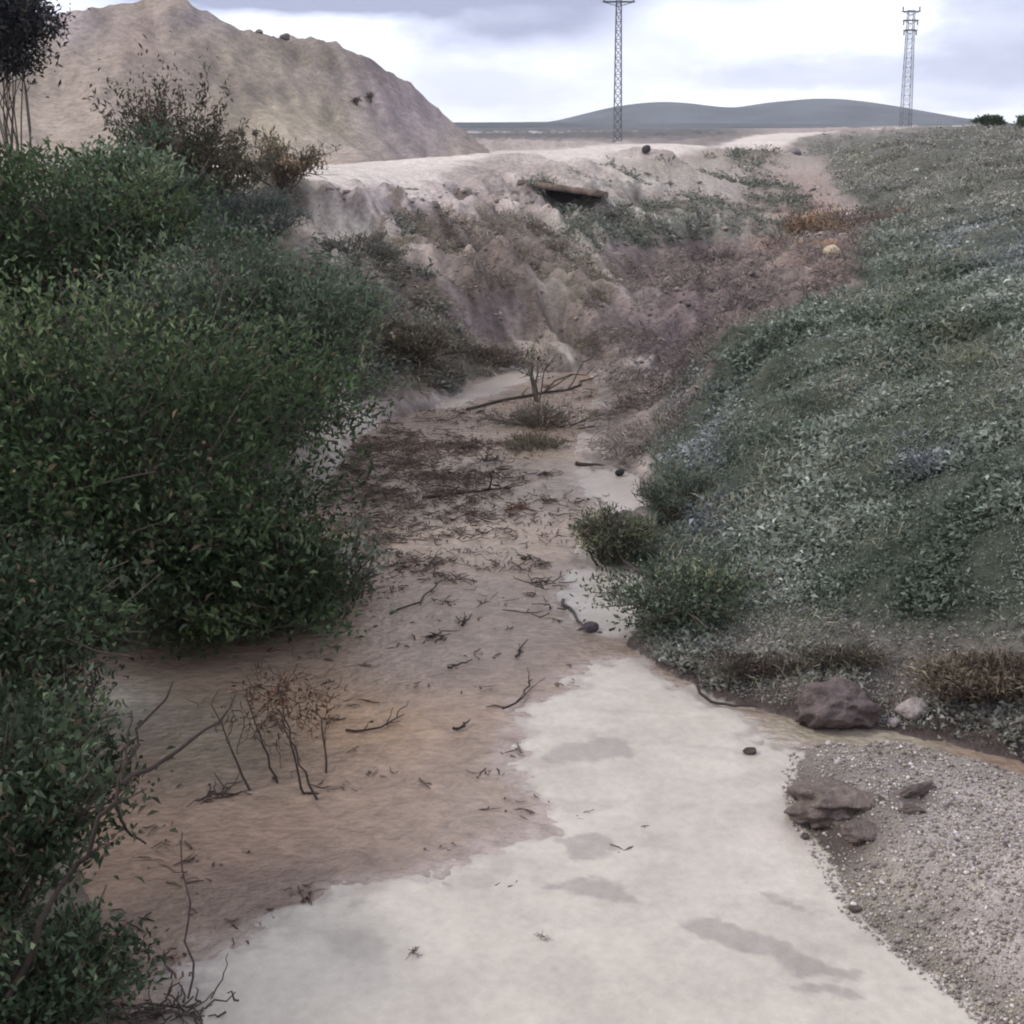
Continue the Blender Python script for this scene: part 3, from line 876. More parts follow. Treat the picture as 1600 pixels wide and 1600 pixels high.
# --- right toe
shrub('toe_shrub', 'olive brown shrub jutting into the water at the foot of the green bank', 'shrub', gat(955, 888, 11.0), (.4, .38, .5), 2600, (.07, .014), [(.06, .055, .04), (.075, .085, .05), (.10, .12, .07)], 45, 7, spread=.18)
shrub('toe_shrub', 'green shrub with small bright leaves beside the pale silt at bank foot', 'shrub', gat(1060, 1000, 9.4), (.66, .5, .5), 5000, (.045, .02), [(.045, .06, .035), (.075, .10, .06), (.20, .23, .17)], 40, 8, spread=.24)
shrub('toe_shrub', 'soft green grassy shrub above the olive brown one on the right bank', 'shrub', gat(1060, 830, 11.9), (.48, .45, .5), 2600, (.09, .012), [(.055, .07, .055), (.085, .105, .08), (.12, .145, .115)], 45, 9, spread=.2, wisp=.4)
shrub('dry_brush', 'dry brown brush at the right edge between green bank and gravel', 'brush', gat(1530, 1135, 7.75), (.55, .25, .28), 5000, (.055, .012), [(.09, .065, .05), (.13, .10, .075), (.17, .15, .10)], 40, 9, spread=.22)
shrub('dry_brush', 'dark brown brush under the green bank left of the boulder', 'brush', gat(1190, 1090, 8.3), (.5, .16, .14), 1800, (.06, .010), [(.05, .035, .03), (.075, .055, .05), (.08, .085, .06)], 30, 7, spread=.22)
shrub('dry_brush', 'orange brown dry brush growing in the gully head at upper right', 'brush', gat(1275, 385, 38), (1.15, 1.1, 1.3), 2600, (.15, .035), [(.12, .08, .055), (.20, .13, .08), (.27, .20, .13)], 40, 8, spread=.2)
shrub('dry_brush', 'mauve brown dry brush right of the orange brush', 'brush', gat(1370, 400, 33), (1.5, 1.3, .6), 2500, (.13, .03), [(.13, .09, .085), (.17, .125, .11), (.16, .15, .12)], 40, 8, spread=.22)
shrub('dark_bush', 'small dark round bush on the skyline near the right edge', 'bush', gat(1547, 195, 95), (.95, .8, .75), 1800, (.22, .12), DG, 30, 4, spread=.2)
shrub('dark_bush', 'dark bush cut by the right edge on the skyline', 'bush', gat(1602, 196, 90), (.6, .6, 1.0), 1500, (.22, .12), DG, 30, 4, spread=.2)
# --- middle of the gully
shrub('water_sapling', 'dark leafy sapling standing in the water at the far end', 'sapling', gat(840, 600, 18.2), (.26, .22, .85), 200, (.08, .02), [(.05, .045, .035), (.075, .07, .05), (.09, .095, .06)], 7, 2, spread=.40, shape=.72, low=.35, stem_r=.016)
shrub('mud_bush', 'dark tangled bush stuck in the debris under the sapling', 'bush', gat(850, 655, 16.6), (.75, .4, .32), 1300, (.12, .008), [(.05, .04, .03), (.08, .065, .05), (.085, .09, .055)], 34, 9, spread=.2)
shrub('mud_bush', 'small olive bush lying in the water below the tangled one', 'bush', gat(840, 695, 15.4), (.45, .3, .22), 900, (.09, .01), [(.06, .055, .035), (.085, .08, .05), (.10, .11, .07)], 22, 7, spread=.2)
shrub('bank_scrub', 'olive brown scrub on the eroded bank above the water', 'scrub', gat(640, 560, 18.8), (.9, .6, .6), 3800, (.09, .025), [(.07, .06, .045), (.10, .085, .065), (.13, .12, .09)], 34, 8, spread=.2, wisp=.3)
shrub('bank_scrub', 'grey brown scrub on the left bank above the olive brown scrub', 'scrub', gat(560, 430, 22.0), (.75, .5, .42), 1700, (.09, .022), [(.08, .078, .065), (.12, .118, .10), (.18, .175, .155)], 30, 7, spread=.2, wisp=.3)
shrub('bank_scrub', 'dark brown scrub added in place of shade in the arched hollow of the left bank', 'scrub', gat(705, 385, 26.3), (.75, .5, .5), 2600, (.09, .018), [(.045, .035, .028), (.07, .056, .045), (.11, .09, .07)], 26, 7, spread=.22, wisp=.3)  # scrub added so the hollow looks shaded under flat light
shrub('bank_scrub', 'mauve brown scrub patch right of the arched hollow', 'scrub', gat(800, 410, 27), (.9, .6, .45), 2600, (.09, .016), [(.07, .052, .05), (.10, .078, .075), (.14, .11, .10)], 26, 7, spread=.24, wisp=.3)
shrub('bank_scrub', 'brown scrub on the bank slope just above the far silt wedge', 'scrub', gat(760, 530, 20.6), (.8, .5, .3), 2200, (.08, .014), [(.065, .052, .042), (.10, .082, .066), (.15, .125, .10)], 26, 7, spread=.24, wisp=.3)
shrub('bank_scrub', 'tan brown scrub below the road end beside the feathery shrubs', 'scrub', gat(440, 320, 24.5), (1.0, .8, .9), 3500, (.11, .03), [(.10, .075, .05), (.16, .125, .085), (.20, .165, .11)], 30, 7, spread=.2, wisp=.5)
for i, (a, b, lb) in enumerate(((378, 216, 'left dark tuft of the pair low on the mound face'), (400, 216, 'right dark tuft of the pair low on the mound face'), (557, 163, 'left dark tuft of the pair high on the mound'), (580, 157, 'right dark tuft of the pair high on the mound'))):
    shrub('mound_tuft', lb, 'tuft', on_mound(a, b), (.16, .16, .2), 90, (.11, .04), [(.07, .065, .05), (.10, .09, .075)], 8, 3, spread=.25, group='tufts on the mound')

# ------------------------------------------------------------------ ground cover of the right bank (nobody could count it)
def cover(name, poly, n, size, cols, k=5, rmax=160, seed=0, sel=None, up=.5, wid=.45, keep=None, mat=None, smin=.5):
    g = np.random.default_rng(seed)
    X, Y, CC = [], [], []
    got = 0
    while got < n:
        m = n * 3
        a = g.uniform(R(-40), R(40), m); r = np.exp(g.uniform(math.log(6.3), math.log(rmax), m))
        x, y = r * np.sin(a), r * np.cos(a)
        z, inf = land(x, y, True)
        qx, qy = to_px(x, y, z)
        j1, j2 = fbm(x * .9, y * .9, 4, 41), fbm(x * .9 + 50, y * .9, 4, 42)
        s = poly_sd(qx + j1 * 40, qy + j2 * 22, poly)
        ok = (s > 0) & (z > .03) & (inf['sd'] < -.03) & (~inf['silt'])
        if sel is not None:
            ok &= sel(x, y, z, qx, qy, inf, s)
        X.append(np.c_[x, y, z][ok]); got += ok.sum()
        if len(X) > 40: break
    P = np.concatenate(X)[:n]
    n = len(P)
    r = np.hypot(P[:, 0], P[:, 1])
    sc = size * np.clip((r / 10) ** .6, .8, 3.2) * g.uniform(.6, 1.4, n) * (smin + (1.3 - smin) * sstep(-.35, .35, fbm(P[:, 0] * 2.6, P[:, 1] * 2.6, 3, seed + 5)))
    # leaves of each tuft
    I = np.repeat(np.arange(n), k)
    nn = len(I)
    D = nrm(g.normal(size=(nn, 3)) * np.array((1, 1, .5)) + np.array((-.15, -.2, up)))
    B = P[I] + g.normal(size=(nn, 3)) * np.array((1, 1, .45)) * sc[I, None] * .55 + np.array((0, 0, 1)) * (sc[I] * g.uniform(0, .9, nn))[:, None]
    N = nrm(g.normal(size=(nn, 3)) * .7 + np.array((0, -.2, 1)))
    L = sc[I] * g.uniform(.6, 1.3, nn)
    V, Q = leaves(B, D, N, L, L * wid, .18)
    cl = np.array(cols)
    pt = fbm(P[:, 0] * .8, P[:, 1] * .8, 4, seed + 8)
    t = np.clip(.5 + pt[I] * .9 + g.normal(size=nn) * .22, 0, .999) * (len(cl) - 1)
    i0 = t.astype(int); ft = (t - i0)[:, None]
    lc = (cl[i0] * (1 - ft) + cl[np.minimum(i0 + 1, len(cl) - 1)] * ft) * g.uniform(.75, 1.3, (nn, 1))
    br = g.random(nn) < .05
    lc[br] *= 1.9
    if keep is not None:
        lc = keep(P[I], lc, g)
    o = mesh_obj(name, V, Q, mat or M_LEAF, col=np.repeat(np.clip(lc, 0, .6), 4, 0))
    return o


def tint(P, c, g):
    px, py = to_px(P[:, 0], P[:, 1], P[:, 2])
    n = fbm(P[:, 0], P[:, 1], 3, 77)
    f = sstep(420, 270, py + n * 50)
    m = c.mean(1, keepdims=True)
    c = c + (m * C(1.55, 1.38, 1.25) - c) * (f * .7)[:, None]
    # bluish flowering patches
    for a, b, w, h in ((1100, 790, 45, 110), (1080, 640, 60, 50), (1440, 720, 45, 40), (1600, 390, 120, 30)):
        q = np.exp(-((px + n * 30 - a) / w) ** 2 - ((py + n * 20 - b) / h) ** 2)
        c = c + (m * C(1.05, 1.08, 1.25) * 1.05 - c) * (q * .7)[:, None]
    # dusty leaves low on the bank
    q = sstep(960, 1060, py + n * 50) * .6
    c = c + (m * C(1.5, 1.35, 1.25) - c) * q[:, None]
    for a, b, w, h in ((1500, 540, 40, 40), (1380, 255, 60, 14)):
        q = np.exp(-((px + n * 30 - a) / w) ** 2 - ((py + n * 20 - b) / h) ** 2)
        c = c + (m * C(1.25, 1.25, .75) - c) * (q * .7)[:, None]
    return c


def thin(x, y, z, qx, qy, inf, s):
    g = np.random.default_rng(len(x))
    n = fbm(x * .7, y * .7, 4, 24)
    d = np.where(qy > 1000, .6 + .6 * sstep(-.1, .2, n), 1.0)          # stony and bare low on the bank
    d = np.where(qy < 420, d * np.clip(.35 + 1.6 * n + .5 * sstep(300, 420, qy), .06, 1), d)
    return g.random(len(x)) < d * sstep(-20, 40, s + 60 * n) * (.85 + .3 * sstep(-.2, .15, fbm(x * 2.2, y * 2.2, 3, 27)))


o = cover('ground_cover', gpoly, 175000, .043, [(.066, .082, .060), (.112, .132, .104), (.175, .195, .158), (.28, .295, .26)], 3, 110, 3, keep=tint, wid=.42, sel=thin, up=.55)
tag(o, 'low grey green leafy weeds carpeting the right bank', 'ground cover', kind='stuff')
def spots(x, y, z, qx, qy, inf, s):
    return fbm(x * .9, y * .9, 4, 57) > .08


o = cover('tall_grass', gpoly, 11000, .085, [(.085, .10, .065), (.13, .145, .095), (.20, .205, .15), (.24, .215, .16)], 5, 90, 19, sel=spots, wid=.07, up=1.1)
tag(o, 'thin grass blades standing among the weeds of the right bank', 'grass', kind='stuff')
lpoly = [(500, 300), (800, 290), (1000, 260), (1200, 230), (1260, 330), (1200, 420), (1000, 560), (900, 620), (700, 620), (560, 640), (440, 420)]


def patchy(x, y, z, qx, qy, inf, s):
    n = fbm(x * .5, y * .5, 4, 23) * 1.2
    for a, b, w, h, k in ((1000, 360, 130, 26, .5), (1120, 345, 80, 30, .4), (600, 400, 60, 45, .35), (900, 420, 30, 30, .3), (720, 330, 110, 40, -.6), (1060, 450, 160, 50, -.9), (600, 310, 90, 30, -.7), (960, 290, 60, 14, -.3)):
        n = n + k * np.exp(-((qx - a) / w) ** 2 - ((qy - b) / h) ** 2)
    return n > .22


o = cover('bank_grass', lpoly, 12000, .055, [(.09, .10, .08), (.13, .14, .115), (.22, .215, .18), (.17, .15, .12)], 5, 90, 9, sel=patchy, wid=.28, up=.4)
tag(o, 'patchy low grass on the eroded left bank', 'grass', kind='stuff')

bpoly = [(940, 470), (1000, 420), (1090, 380), (1200, 395), (1240, 330), (1330, 330), (1380, 400), (1300, 450), (1200, 500), (1120, 580), (1060, 660), (1000, 730), (930, 720), (950, 610), (930, 560)]


def tangle(x, y, z, qx, qy, inf, s):
    return fbm(x * .9, y * .9, 4, 25) > -.05 - .2 * sstep(0, 60, s)


o = cover('brown_brush', bpoly, 9000, .07, [(.07, .055, .05), (.12, .095, .088), (.19, .155, .14), (.27, .225, .20)], 6, 70, 13, sel=tangle, wid=.11, up=.25)
tag(o, 'low tangled brown dead brush filling the gully beside the green bank', 'brush', kind='stuff')
dpoly = [(560, 400), (700, 330), (820, 340), (960, 430), (950, 560), (820, 560), (690, 630), (560, 640)]


def tufts(x, y, z, qx, qy, inf, s):
    return fbm(x * .8, y * .8, 4, 26) > .02


o = cover('dry_grass', dpoly, 9000, .06, [(.08, .065, .048), (.13, .105, .08), (.20, .17, .125), (.27, .235, .18)], 6, 50, 14, sel=tufts, wid=.10, up=.35)
tag(o, 'dry brown grass clinging to the broken left bank', 'grass', kind='stuff')

# ------------------------------------------------------------------ gravel
def pebbles():
    g = np.random.default_rng(12)
    tv, tt = stone(1, 5, 1, (1, 1, .75), .2)
    n = 30000
    m = n * 4
    a = g.uniform(R(8), R(42), m); r = np.exp(g.uniform(math.log(4.6), math.log(9.5), m))
    x, y = r * np.sin(a), r * np.cos(a)
    z, inf = land(x, y, True)
    ok = (inf['gsd'] > -.02 - .05 * g.random(m)) & (z > .0)
    qx, qy = to_px(x, y, z)
    mud = np.zeros(m)
    for aa, bb, w, h, kk in ((1320, 1290, 90, 60, .93), (1280, 1220, 60, 50, .7), (1420, 1255, 50, 26, .8), (1500, 1430, 160, 22, .5), (1600, 1500, 60, 90, .4)):
        mud = np.maximum(mud, kk * np.exp(-((qx - aa) / w) ** 2 - ((qy - bb) / h) ** 2))
    ok &= g.random(m) > mud + .25 * fbm(x * 2.5, y * 2.5, 3, 73)
    P = np.c_[x, y, z][ok][:n]; n = len(P)
    s = .0045 + .011 * g.random(n) ** 3.5
    big = g.random(n) < .012
    s[big] *= 2.0
    th = g.uniform(0, 6.28, n)
    ca, sa = np.cos(th), np.sin(th)
    q = tv[None] * s[:, None, None] * g.uniform(.7, 1.3, (n, 1, 3))
    V = np.stack([q[..., 0] * ca[:, None] - q[..., 1] * sa[:, None], q[..., 0] * sa[:, None] + q[..., 1] * ca[:, None], q[..., 2]], -1) + P[:, None] + np.array((0, 0, .3)) * s[:, None, None]
    T = tt[None] + (np.arange(n) * len(tv))[:, None, None]
    c = np.array([(.33, .275, .26), (.42, .36, .34), (.54, .48, .46), (.38, .33, .26), (.24, .20, .185)])[g.integers(0, 5, n)] * g.uniform(.6, 1.3, (n, 1))
    o = mesh_obj('gravel', V.reshape(-1, 3), T.reshape(-1, 3), M_STONE, col=np.repeat(c, len(tv), 0))
    tag(o, 'loose grey gravel covering the bank at lower right', 'gravel', kind='stuff')


pebbles()

# ------------------------------------------------------------------ rocks and clods, each its own
def rock(name, label, cat, px, py, w_px, sq, col, seed, sink=.25, rot=0, sub=3, group=None, p=None, rough=.22):
    p = at(px, py) if p is None else p
    d = math.sqrt(p[0] ** 2 + p[1] ** 2 + (H - p[2]) ** 2)
    rad = w_px / 2 / F * d
    V, T = stone(rad, seed, sub, sq, rough)
    cs = C(*col) * (1 + .22 * fbm(V[:, 0] / rad * 2 + seed, V[:, 1] / rad * 2 + V[:, 2] / rad, 3, 2))[:, None]
    o = mesh_obj(name, V, T, M_STONE, col=cs, smooth=sub > 2, loc=(p[0], p[1], p[2] + rad * sq[2] * (1 - 2 * sink)))
    o.rotation_euler = (0, 0, rot)
    return tag(o, label, cat, group)


rock('boulder', 'rounded mauve brown boulder at the foot of the green bank', 'boulder', 1305, 1124, 122, (1, .8, .60), (.125, .096, .093), 3, .3, sub=5, rough=.34)
0 and rock('boulder', 'darker brown boulder on the left of the rounded mauve one', 'boulder', 1225, 1112, 85, (1, .8, .55), (.13, .10, .095), 9, .25, sub=5, rough=.5)
shrub('dry_brush', 'sparse brown weeds growing over and around the boulder', 'brush', gat(1320, 1095, 8.15), (.36, .12, .16), 1100, (.05, .012), [(.07, .055, .045), (.11, .09, .07), (.12, .125, .09)], 24, 7, spread=.26)
rock('pale_rock', 'pale pinkish rock beside the boulder at the bank foot', 'rock', 1425, 1118, 48, (1, .8, .7), (.34, .29, .28), 11, .2)
rock('pale_rock', 'small pale stone low between boulder and gravel', 'rock', 1395, 1138, 20, (1, .8, .7), (.36, .31, .30), 12, .2)
rock('mud_clod', 'flat brown clod half buried in the gravel hollow', 'clod', 1345, 1305, 62, (1, .7, .45), (.13, .10, .092), 14, .38, sub=4, rough=.4)
rock('mud_clod', 'long dark clod lying on the gravel right of the hollow', 'clod', 1430, 1244, 74, (1, .38, .35), (.115, .088, .082), 15, .35, rot=.5, sub=4, rough=.35)
rock('mud_clod', 'large eroded brown earth lump at the left edge of the gravel', 'clod', 1300, 1262, 150, (1, .8, .40), (.15, .118, .104), 16, .40, sub=5, rough=.55)
rock('mud_clod', 'small dark clod below the long one on the gravel', 'clod', 1425, 1272, 40, (1, .5, .4), (.12, .092, .085), 17, .4, sub=4, rough=.4)
rock('dark_stone', 'small dark stone lying alone on the pale silt', 'stone', 1172, 1182, 22, (1, .7, .5), (.07, .06, .05), 18, .1)
rock('dark_stone', 'dark mauve stone at the tip of the upper pale silt patch', 'stone', 922, 988, 28, (1, .8, .6), (.10, .08, .09), 19, .1)
rock('dark_stone', 'black stone on the small pale silt patch under the right bank', 'stone', 968, 746, 16, (1, .8, .7), (.03, .028, .028), 20, .1)
rock('dark_stone', 'tiny dark stone at the gravel edge below the hollow', 'stone', 1257, 1314, 14, (1, .8, .7), (.10, .08, .075), 28, .1)
rock('dark_stone', 'dark stone on the gravel edge low at the right', 'stone', 1335, 1432, 22, (1, .5, .5), (.10, .085, .08), 29, .1)
rock('white_stone', 'pale stone beside the orange brush in the gully head', 'stone', 1325, 358, 30, (1, .8, .8), (.46, .38, .34), 21, .1)
rock('white_stone', 'yellowish stone below the orange brush', 'stone', 1300, 404, 26, (1, .8, .8), (.45, .36, .25), 22, .1)
rock('white_stone', 'white stone lying alone in the far field', 'stone', 1432, 270, 8, (1, .8, .8), (.65, .63, .63), 23, .0)
0 and rock('grey_rock', 'lavender grey rock hump in the middle of the left bank', 'rock', 790, 488, 100, (1, .8, .5), (.19, .158, .165), 24, .4, rot=-.5, sub=5, rough=.5)
rock('grey_rock', 'dark rock on the road lip above the gully', 'rock', 1010, 242, 14, (1, .8, .9), (.05, .045, .045), 25, .1)
for i, (a, b, s, lb) in enumerate(((405, 42, 13, 'left stone lump on the mound crest'), (445, 48, 17, 'right stone lump on the mound crest'), (1240, 240, 22, 'grey clod on the far rim of the gully'))):
    p = None
    if i < 2:
        p = on_y(a, b, 53.0); p[2] = float(mound_f(np.array([p[0] / 10]), np.array([5.3]))[0]) - .15
    rock('crest_stone', lb, 'stone', a, b, s, (1, .8, .6), (.17, .145, .145), 40 + i, .4, p=p)

# broken slab of the road edge with the bank washed out below it
def road_slab():
    p = on_y(876, 295, 34.3)
    t = empty('broken_slab', p, 'broken slab overhanging a dark washed out hollow below the road edge', 'slab', rz=R(-12))
    t.rotation_euler = (R(-4), R(7), R(-12))
    n = 14
    xs = np.linspace(-1.08, 1.08, n)
    fr = -.45 + fbm(xs * 2.2, xs * 0 + 3, 3, 8) * .25
    V, Q = [], []
    for k, x in enumerate(xs):
        V += [(x, fr[k], -.07), (x, 1.7, -.07), (x, 1.7, .09), (x, fr[k] + .05, .09 + .02 * math.sin(k * 2.1))]
    for k in range(n - 1):
        for a in range(4):
            b = (a + 1) % 4
            Q.append((k * 4 + a, k * 4 + 4 + a, k * 4 + 4 + b, k * 4 + b))
    Q += [(0, 1, 2, 3), ((n - 1) * 4 + 3, (n - 1) * 4 + 2, (n - 1) * 4 + 1, (n - 1) * 4)]
    mesh_obj('slab', V, np.array(Q), M_STONE, t, np.tile(C(.17, .125, .10), (len(V), 1)))
    V = np.array([(-.95, .75, -.072), (.98, .75, -.072), (.98, .9, -1.3), (-.95, .9, -1.3), (-.95, 1.1, -.072), (.98, 1.1, -.072), (.98, 1.2, -1.3), (-.95, 1.2, -1.3)])
    mesh_obj('back_face', V, [np.array([(0, 3, 2, 1), (4, 5, 6, 7), (0, 1, 5, 4), (1, 2, 6, 5), (3, 0, 4, 7)])], M_STONE, t, np.tile(C(.13, .105, .11), (8, 1)))


road_slab()


def clods():
    """crumbled earth lying all over the washed out bank"""
    g = np.random.default_rng(77)
    tv, tt = stone(1, 8, 1, (1, 1, .7), .35)
    m = 60000
    a = g.uniform(R(-9), R(16), m); r = np.exp(g.uniform(math.log(15.5), math.log(60), m))
    x, y = r * np.sin(a), r * np.cos(a)
    z, inf = land(x, y, True)
    qx, qy = to_px(x, y, z)
    d = fbm(x * .7, y * .7, 4, 29)
    ok = (poly_sd(qx, qy, [(480, 290), (800, 290), (1000, 265), (1230, 245), (1330, 330), (1330, 420), (1200, 500), (1080, 600), (960, 660), (930, 600), (820, 570), (700, 620), (560, 640), (480, 420)]) > 0) & (inf['sd'] < -.05) & (g.random(m) < .25 + 1.5 * d)
    a2 = g.uniform(R(5), R(36), m); r2 = np.exp(g.uniform(math.log(7.0), math.log(11), m))
    x2, y2 = r2 * np.sin(a2), r2 * np.cos(a2)
    z2, inf2 = land(x2, y2, True)
    q2x, q2y = to_px(x2, y2, z2)
    ok2 = (inf2['sd'] < -.05) & (inf2['gsd'] < -.1) & (q2y > 840) & (q2x > 1010) & (g.random(m) < sstep(850, 1040, q2y) * (.45 + 1.4 * fbm(x2 * 1.2, y2 * 1.2, 3, 28)))
    P2 = np.c_[x2, y2, z2][ok2][:8000]
    P = np.r_[np.c_[x, y, z][ok][:7000], P2]; n = len(P); rr_ = np.hypot(P[:, 0], P[:, 1])
    s = np.where(rr_ < 13, .007 + .018 * g.random(n) ** 3, (.016 + .06 * g.random(n) ** 7) * np.clip(rr_ / 22, .8, 2))
    th = g.uniform(0, 6.28, n); ca, sa = np.cos(th)[:, None], np.sin(th)[:, None]
    q = tv[None] * s[:, None, None] * g.uniform(.6, 1.4, (n, 1, 3))
    V = np.stack([q[..., 0] * ca - q[..., 1] * sa, q[..., 0] * sa + q[..., 1] * ca, q[..., 2]], -1) + P[:, None]
    T = tt[None] + (np.arange(n) * len(tv))[:, None, None]
    px, py = to_px(P[:, 0], P[:, 1], P[:, 2])
    c = np.tile(C(.26, .215, .19), (n, 1))
    c = np.where((rr_ < 13)[:, None], C(.27, .232, .222), c)
    c = np.where((px > 980)[:, None] & (py > 390)[:, None] & (rr_ > 13)[:, None], C(.215, .165, .155), c) * g.uniform(.55, 1.4, (n, 1))
    o = mesh_obj('soil_clods', V.reshape(-1, 3), T.reshape(-1, 3), M_STONE, col=np.repeat(c, len(tv), 0))
    tag(o, 'crumbled lumps of soil strewn over the bare banks', 'soil', kind='stuff')


clods()

# ------------------------------------------------------------------ twigs, branches and debris
def wiggle(P, n=9, amt=.02):
    P = np.asarray(P, float)
    s = np.r_[0, np.cumsum(np.linalg.norm(np.diff(P, axis=0), axis=1))]
    u = np.linspace(0, s[-1], n)
    Q = np.stack([np.interp(u, s, P[:, i]) for i in range(3)], -1)
    Q[1:-1] += rng.normal(size=(n - 2, 3)) * amt * s[-1]
    return Q


def line_px(pts, Y):
    Y = np.linspace(Y[0], Y[1], len(pts))
    return np.array([on_y(a, b, y) for (a, b), y in zip(pts, Y)])


WOOD = (.045, .032, .028)


def part_tube(name, P, r0, r1, root, col=WOOD, n=10, amt=.015, extra=()):
    P = wiggle(P, n, amt)
    L = [(P, np.linspace(r0, r1, n))] + list(extra)
    V, Q = tubes(L, 6)
    return mesh_obj(name, V - np.array(root.location), Q, M_STEM, root, np.tile(C(*col), (len(V), 1)), True), P


def side_twigs(P, n, length, r, droop=0):
    ex = []
    for _ in range(n):
        i = rng.integers(2, len(P) - 1)
        d = nrm(rng.normal(size=3) + nrm(P[i] - P[i - 1]) * 1.2 + np.array((0, 0, .3 - droop)))
        e = P[i] + d * length * rng.uniform(.4, 1.1)
        ex.append((wiggle([P[i], e], 5, .05), np.linspace(r, r * .4, 5)))
    return ex


# the bare branch in the lower left
pts = line_px([(10, 1560), (60, 1450), (110, 1370), (190, 1225), (215, 1160), (270, 1065)], (4.3, 5.2))
t = empty('bare_branch', pts[0], 'long bare forked branch slanting up across the lower left', 'branch')
_, P = part_tube('main_stem', pts, .016, .005, t, n=14)
part_tube('side_branch', line_px([(190, 1225), (255, 1187), (330, 1140), (368, 1085)], (4.85, 5.3)), .012, .004, t)
part_tube('side_branch', line_px([(175, 1255), (200, 1300), (228, 1318)], (4.8, 4.9)), .009, .005, t)
part_tube('side_branch', line_px([(190, 1225), (200, 1170), (205, 1110)], (4.85, 5.1)), .008, .003, t)
for tw in side_twigs(P, 12, .22, .003):
    V, Q = tubes([tw], 4)
    mesh_obj('twig', V - pts[0], Q, M_STEM, t, np.tile(C(*WOOD), (len(V), 1)))
pts = line_px([(70, 1275), (110, 1240), (150, 1210), (215, 1150)], (5.3, 5.8))
t = empty('bare_branch', pts[0], 'thin bare branch parallel above the long forked one', 'branch')
part_tube('stem', pts, .012, .004, t)
pts = line_px([(135, 1555), (150, 1520), (165, 1485), (190, 1450)], (4.5, 4.8))
t = empty('bare_branch', pts[0], 'short dark bare branch beside the low plant at bottom left', 'branch')
part_tube('stem', pts, .012, .005, t)
pts = line_px([(294, 1560), (296, 1480), (290, 1380), (285, 1300)], (4.75, 5.0))
t = empty('thin_whip', pts[0], 'thin upright whip rising from the silt edge at bottom left', 'twig')
part_tube('stem', pts, .006, .003, t, (.08, .06, .055))
pts = line_px([(330, 1560), (352, 1520), (356, 1490)], (4.9, 5.0))
t = empty('thin_whip', pts[0], 'short bent whip right of the upright one', 'twig')
part_tube('stem', pts, .005, .002, t, (.12, .09, .085))

# dead shrub standing in the water
b0 = on_z(455, 1190)
t = empty('dead_shrub', b0, 'dead leafless shrub with tangled rusty twigs standing in brown water', 'dead shrub')
ends = [((395, 1243), (352, 1150), (330, 1100)), ((436, 1232), (405, 1150), (385, 1075)), ((500, 1258), (470, 1190), (430, 1105)), ((513, 1215), (505, 1150), (495, 1100)), ((480, 1250), (455, 1160), (440, 1080))]
tipc = []
for pl in ends:
    f = on_z(*pl[0], -.03)
    pp = np.array([f] + [on_y(a, b, f[1] + .12 * (k + 1)) for k, (a, b) in enumerate(pl[1:])])
    _, P = part_tube('stem', pp, .009, .004, t, (.05, .035, .03), extra=side_twigs(wiggle(pp, 8, .01), 4, .16, .003))
    tipc.append(pp)
ex = []
cen = on_y(440, 1100, b0[1] + .1)
for _ in range(130):
    a = cen + rng.normal(size=3) * np.array((.18, .12, .11))
    ex.append((wiggle([a, a + rand_dir(1)[0] * rng.uniform(.06, .2)], 5, .08), np.linspace(.0035, .0015, 5)))
V, Q = tubes(ex, 4)
tag(mesh_obj('twigs', V - b0, Q, M_STEM, t, np.tile(C(.06, .038, .028), (len(V), 1))), kind='stuff')
lv = cen + rng.normal(size=(160, 3)) * np.array((.17, .12, .11))
V, Q = leaves(lv, rand_dir(160), rand_dir(160, .5), .045, .02)
tag(mesh_obj('dead_leaves', V - b0, Q, M_LEAF, t, np.repeat(C(.13, .065, .035) * rng.uniform(.5, 1.3, (160, 1)), 4, 0)), kind='stuff')

# branch with a root loop at the foot of the green bank
pts = np.array([on_z(a, b, z) for a, b, z in ((1088, 1062, .08), (1095, 1085, .05), (1115, 1098, .03), (1150, 1103, .03), (1185, 1104, .06))])
t = empty('root', pts[0], 'dark curved root hooking out over the silt at the bank foot', 'root')
part_tube('stem', pts, .014, .007, t, n=12, amt=.004)

# drift in the water: every twig that can be picked out
def drift(name, label, pts, r, twigs=3, col=WOOD, clump=0, cat='twig', lift=.012, tl=1.0):
    P = np.array([on_z(a, b, lift) for a, b in pts])
    base = P[0].copy()
    Pw = wiggle(P, 9, .02); Pw[:, 2] = lift + rng.random(9) * .02
    L = [(Pw, np.linspace(r, r * .4, 9))] + side_twigs(Pw, twigs, np.linalg.norm(P[-1] - P[0]) * .3 + .03, r * .5)
    if clump:
        c = P.mean(0); ext = np.maximum(np.ptp(P, axis=0) * .4, .05 * tl)
        for _ in range(clump):
            a = c + rng.normal(size=3) * np.array((ext[0], ext[1], .012))
            a[2] = abs(a[2])
            L.append((wiggle([a, a + nrm(rng.normal(size=3) * np.array((1, 1, .25))) * rng.uniform(.05, .2) * tl], 4, .08), np.linspace(.006, .003, 4) * min(1, tl * 1.5)))
    V, Q = tubes(L, 5)
    o = mesh_obj(name, V - base, Q, M_STEM, None, np.tile(C(*col), (len(V), 1)), loc=base)
    return tag(o, label, cat, 'drift in the brown water')


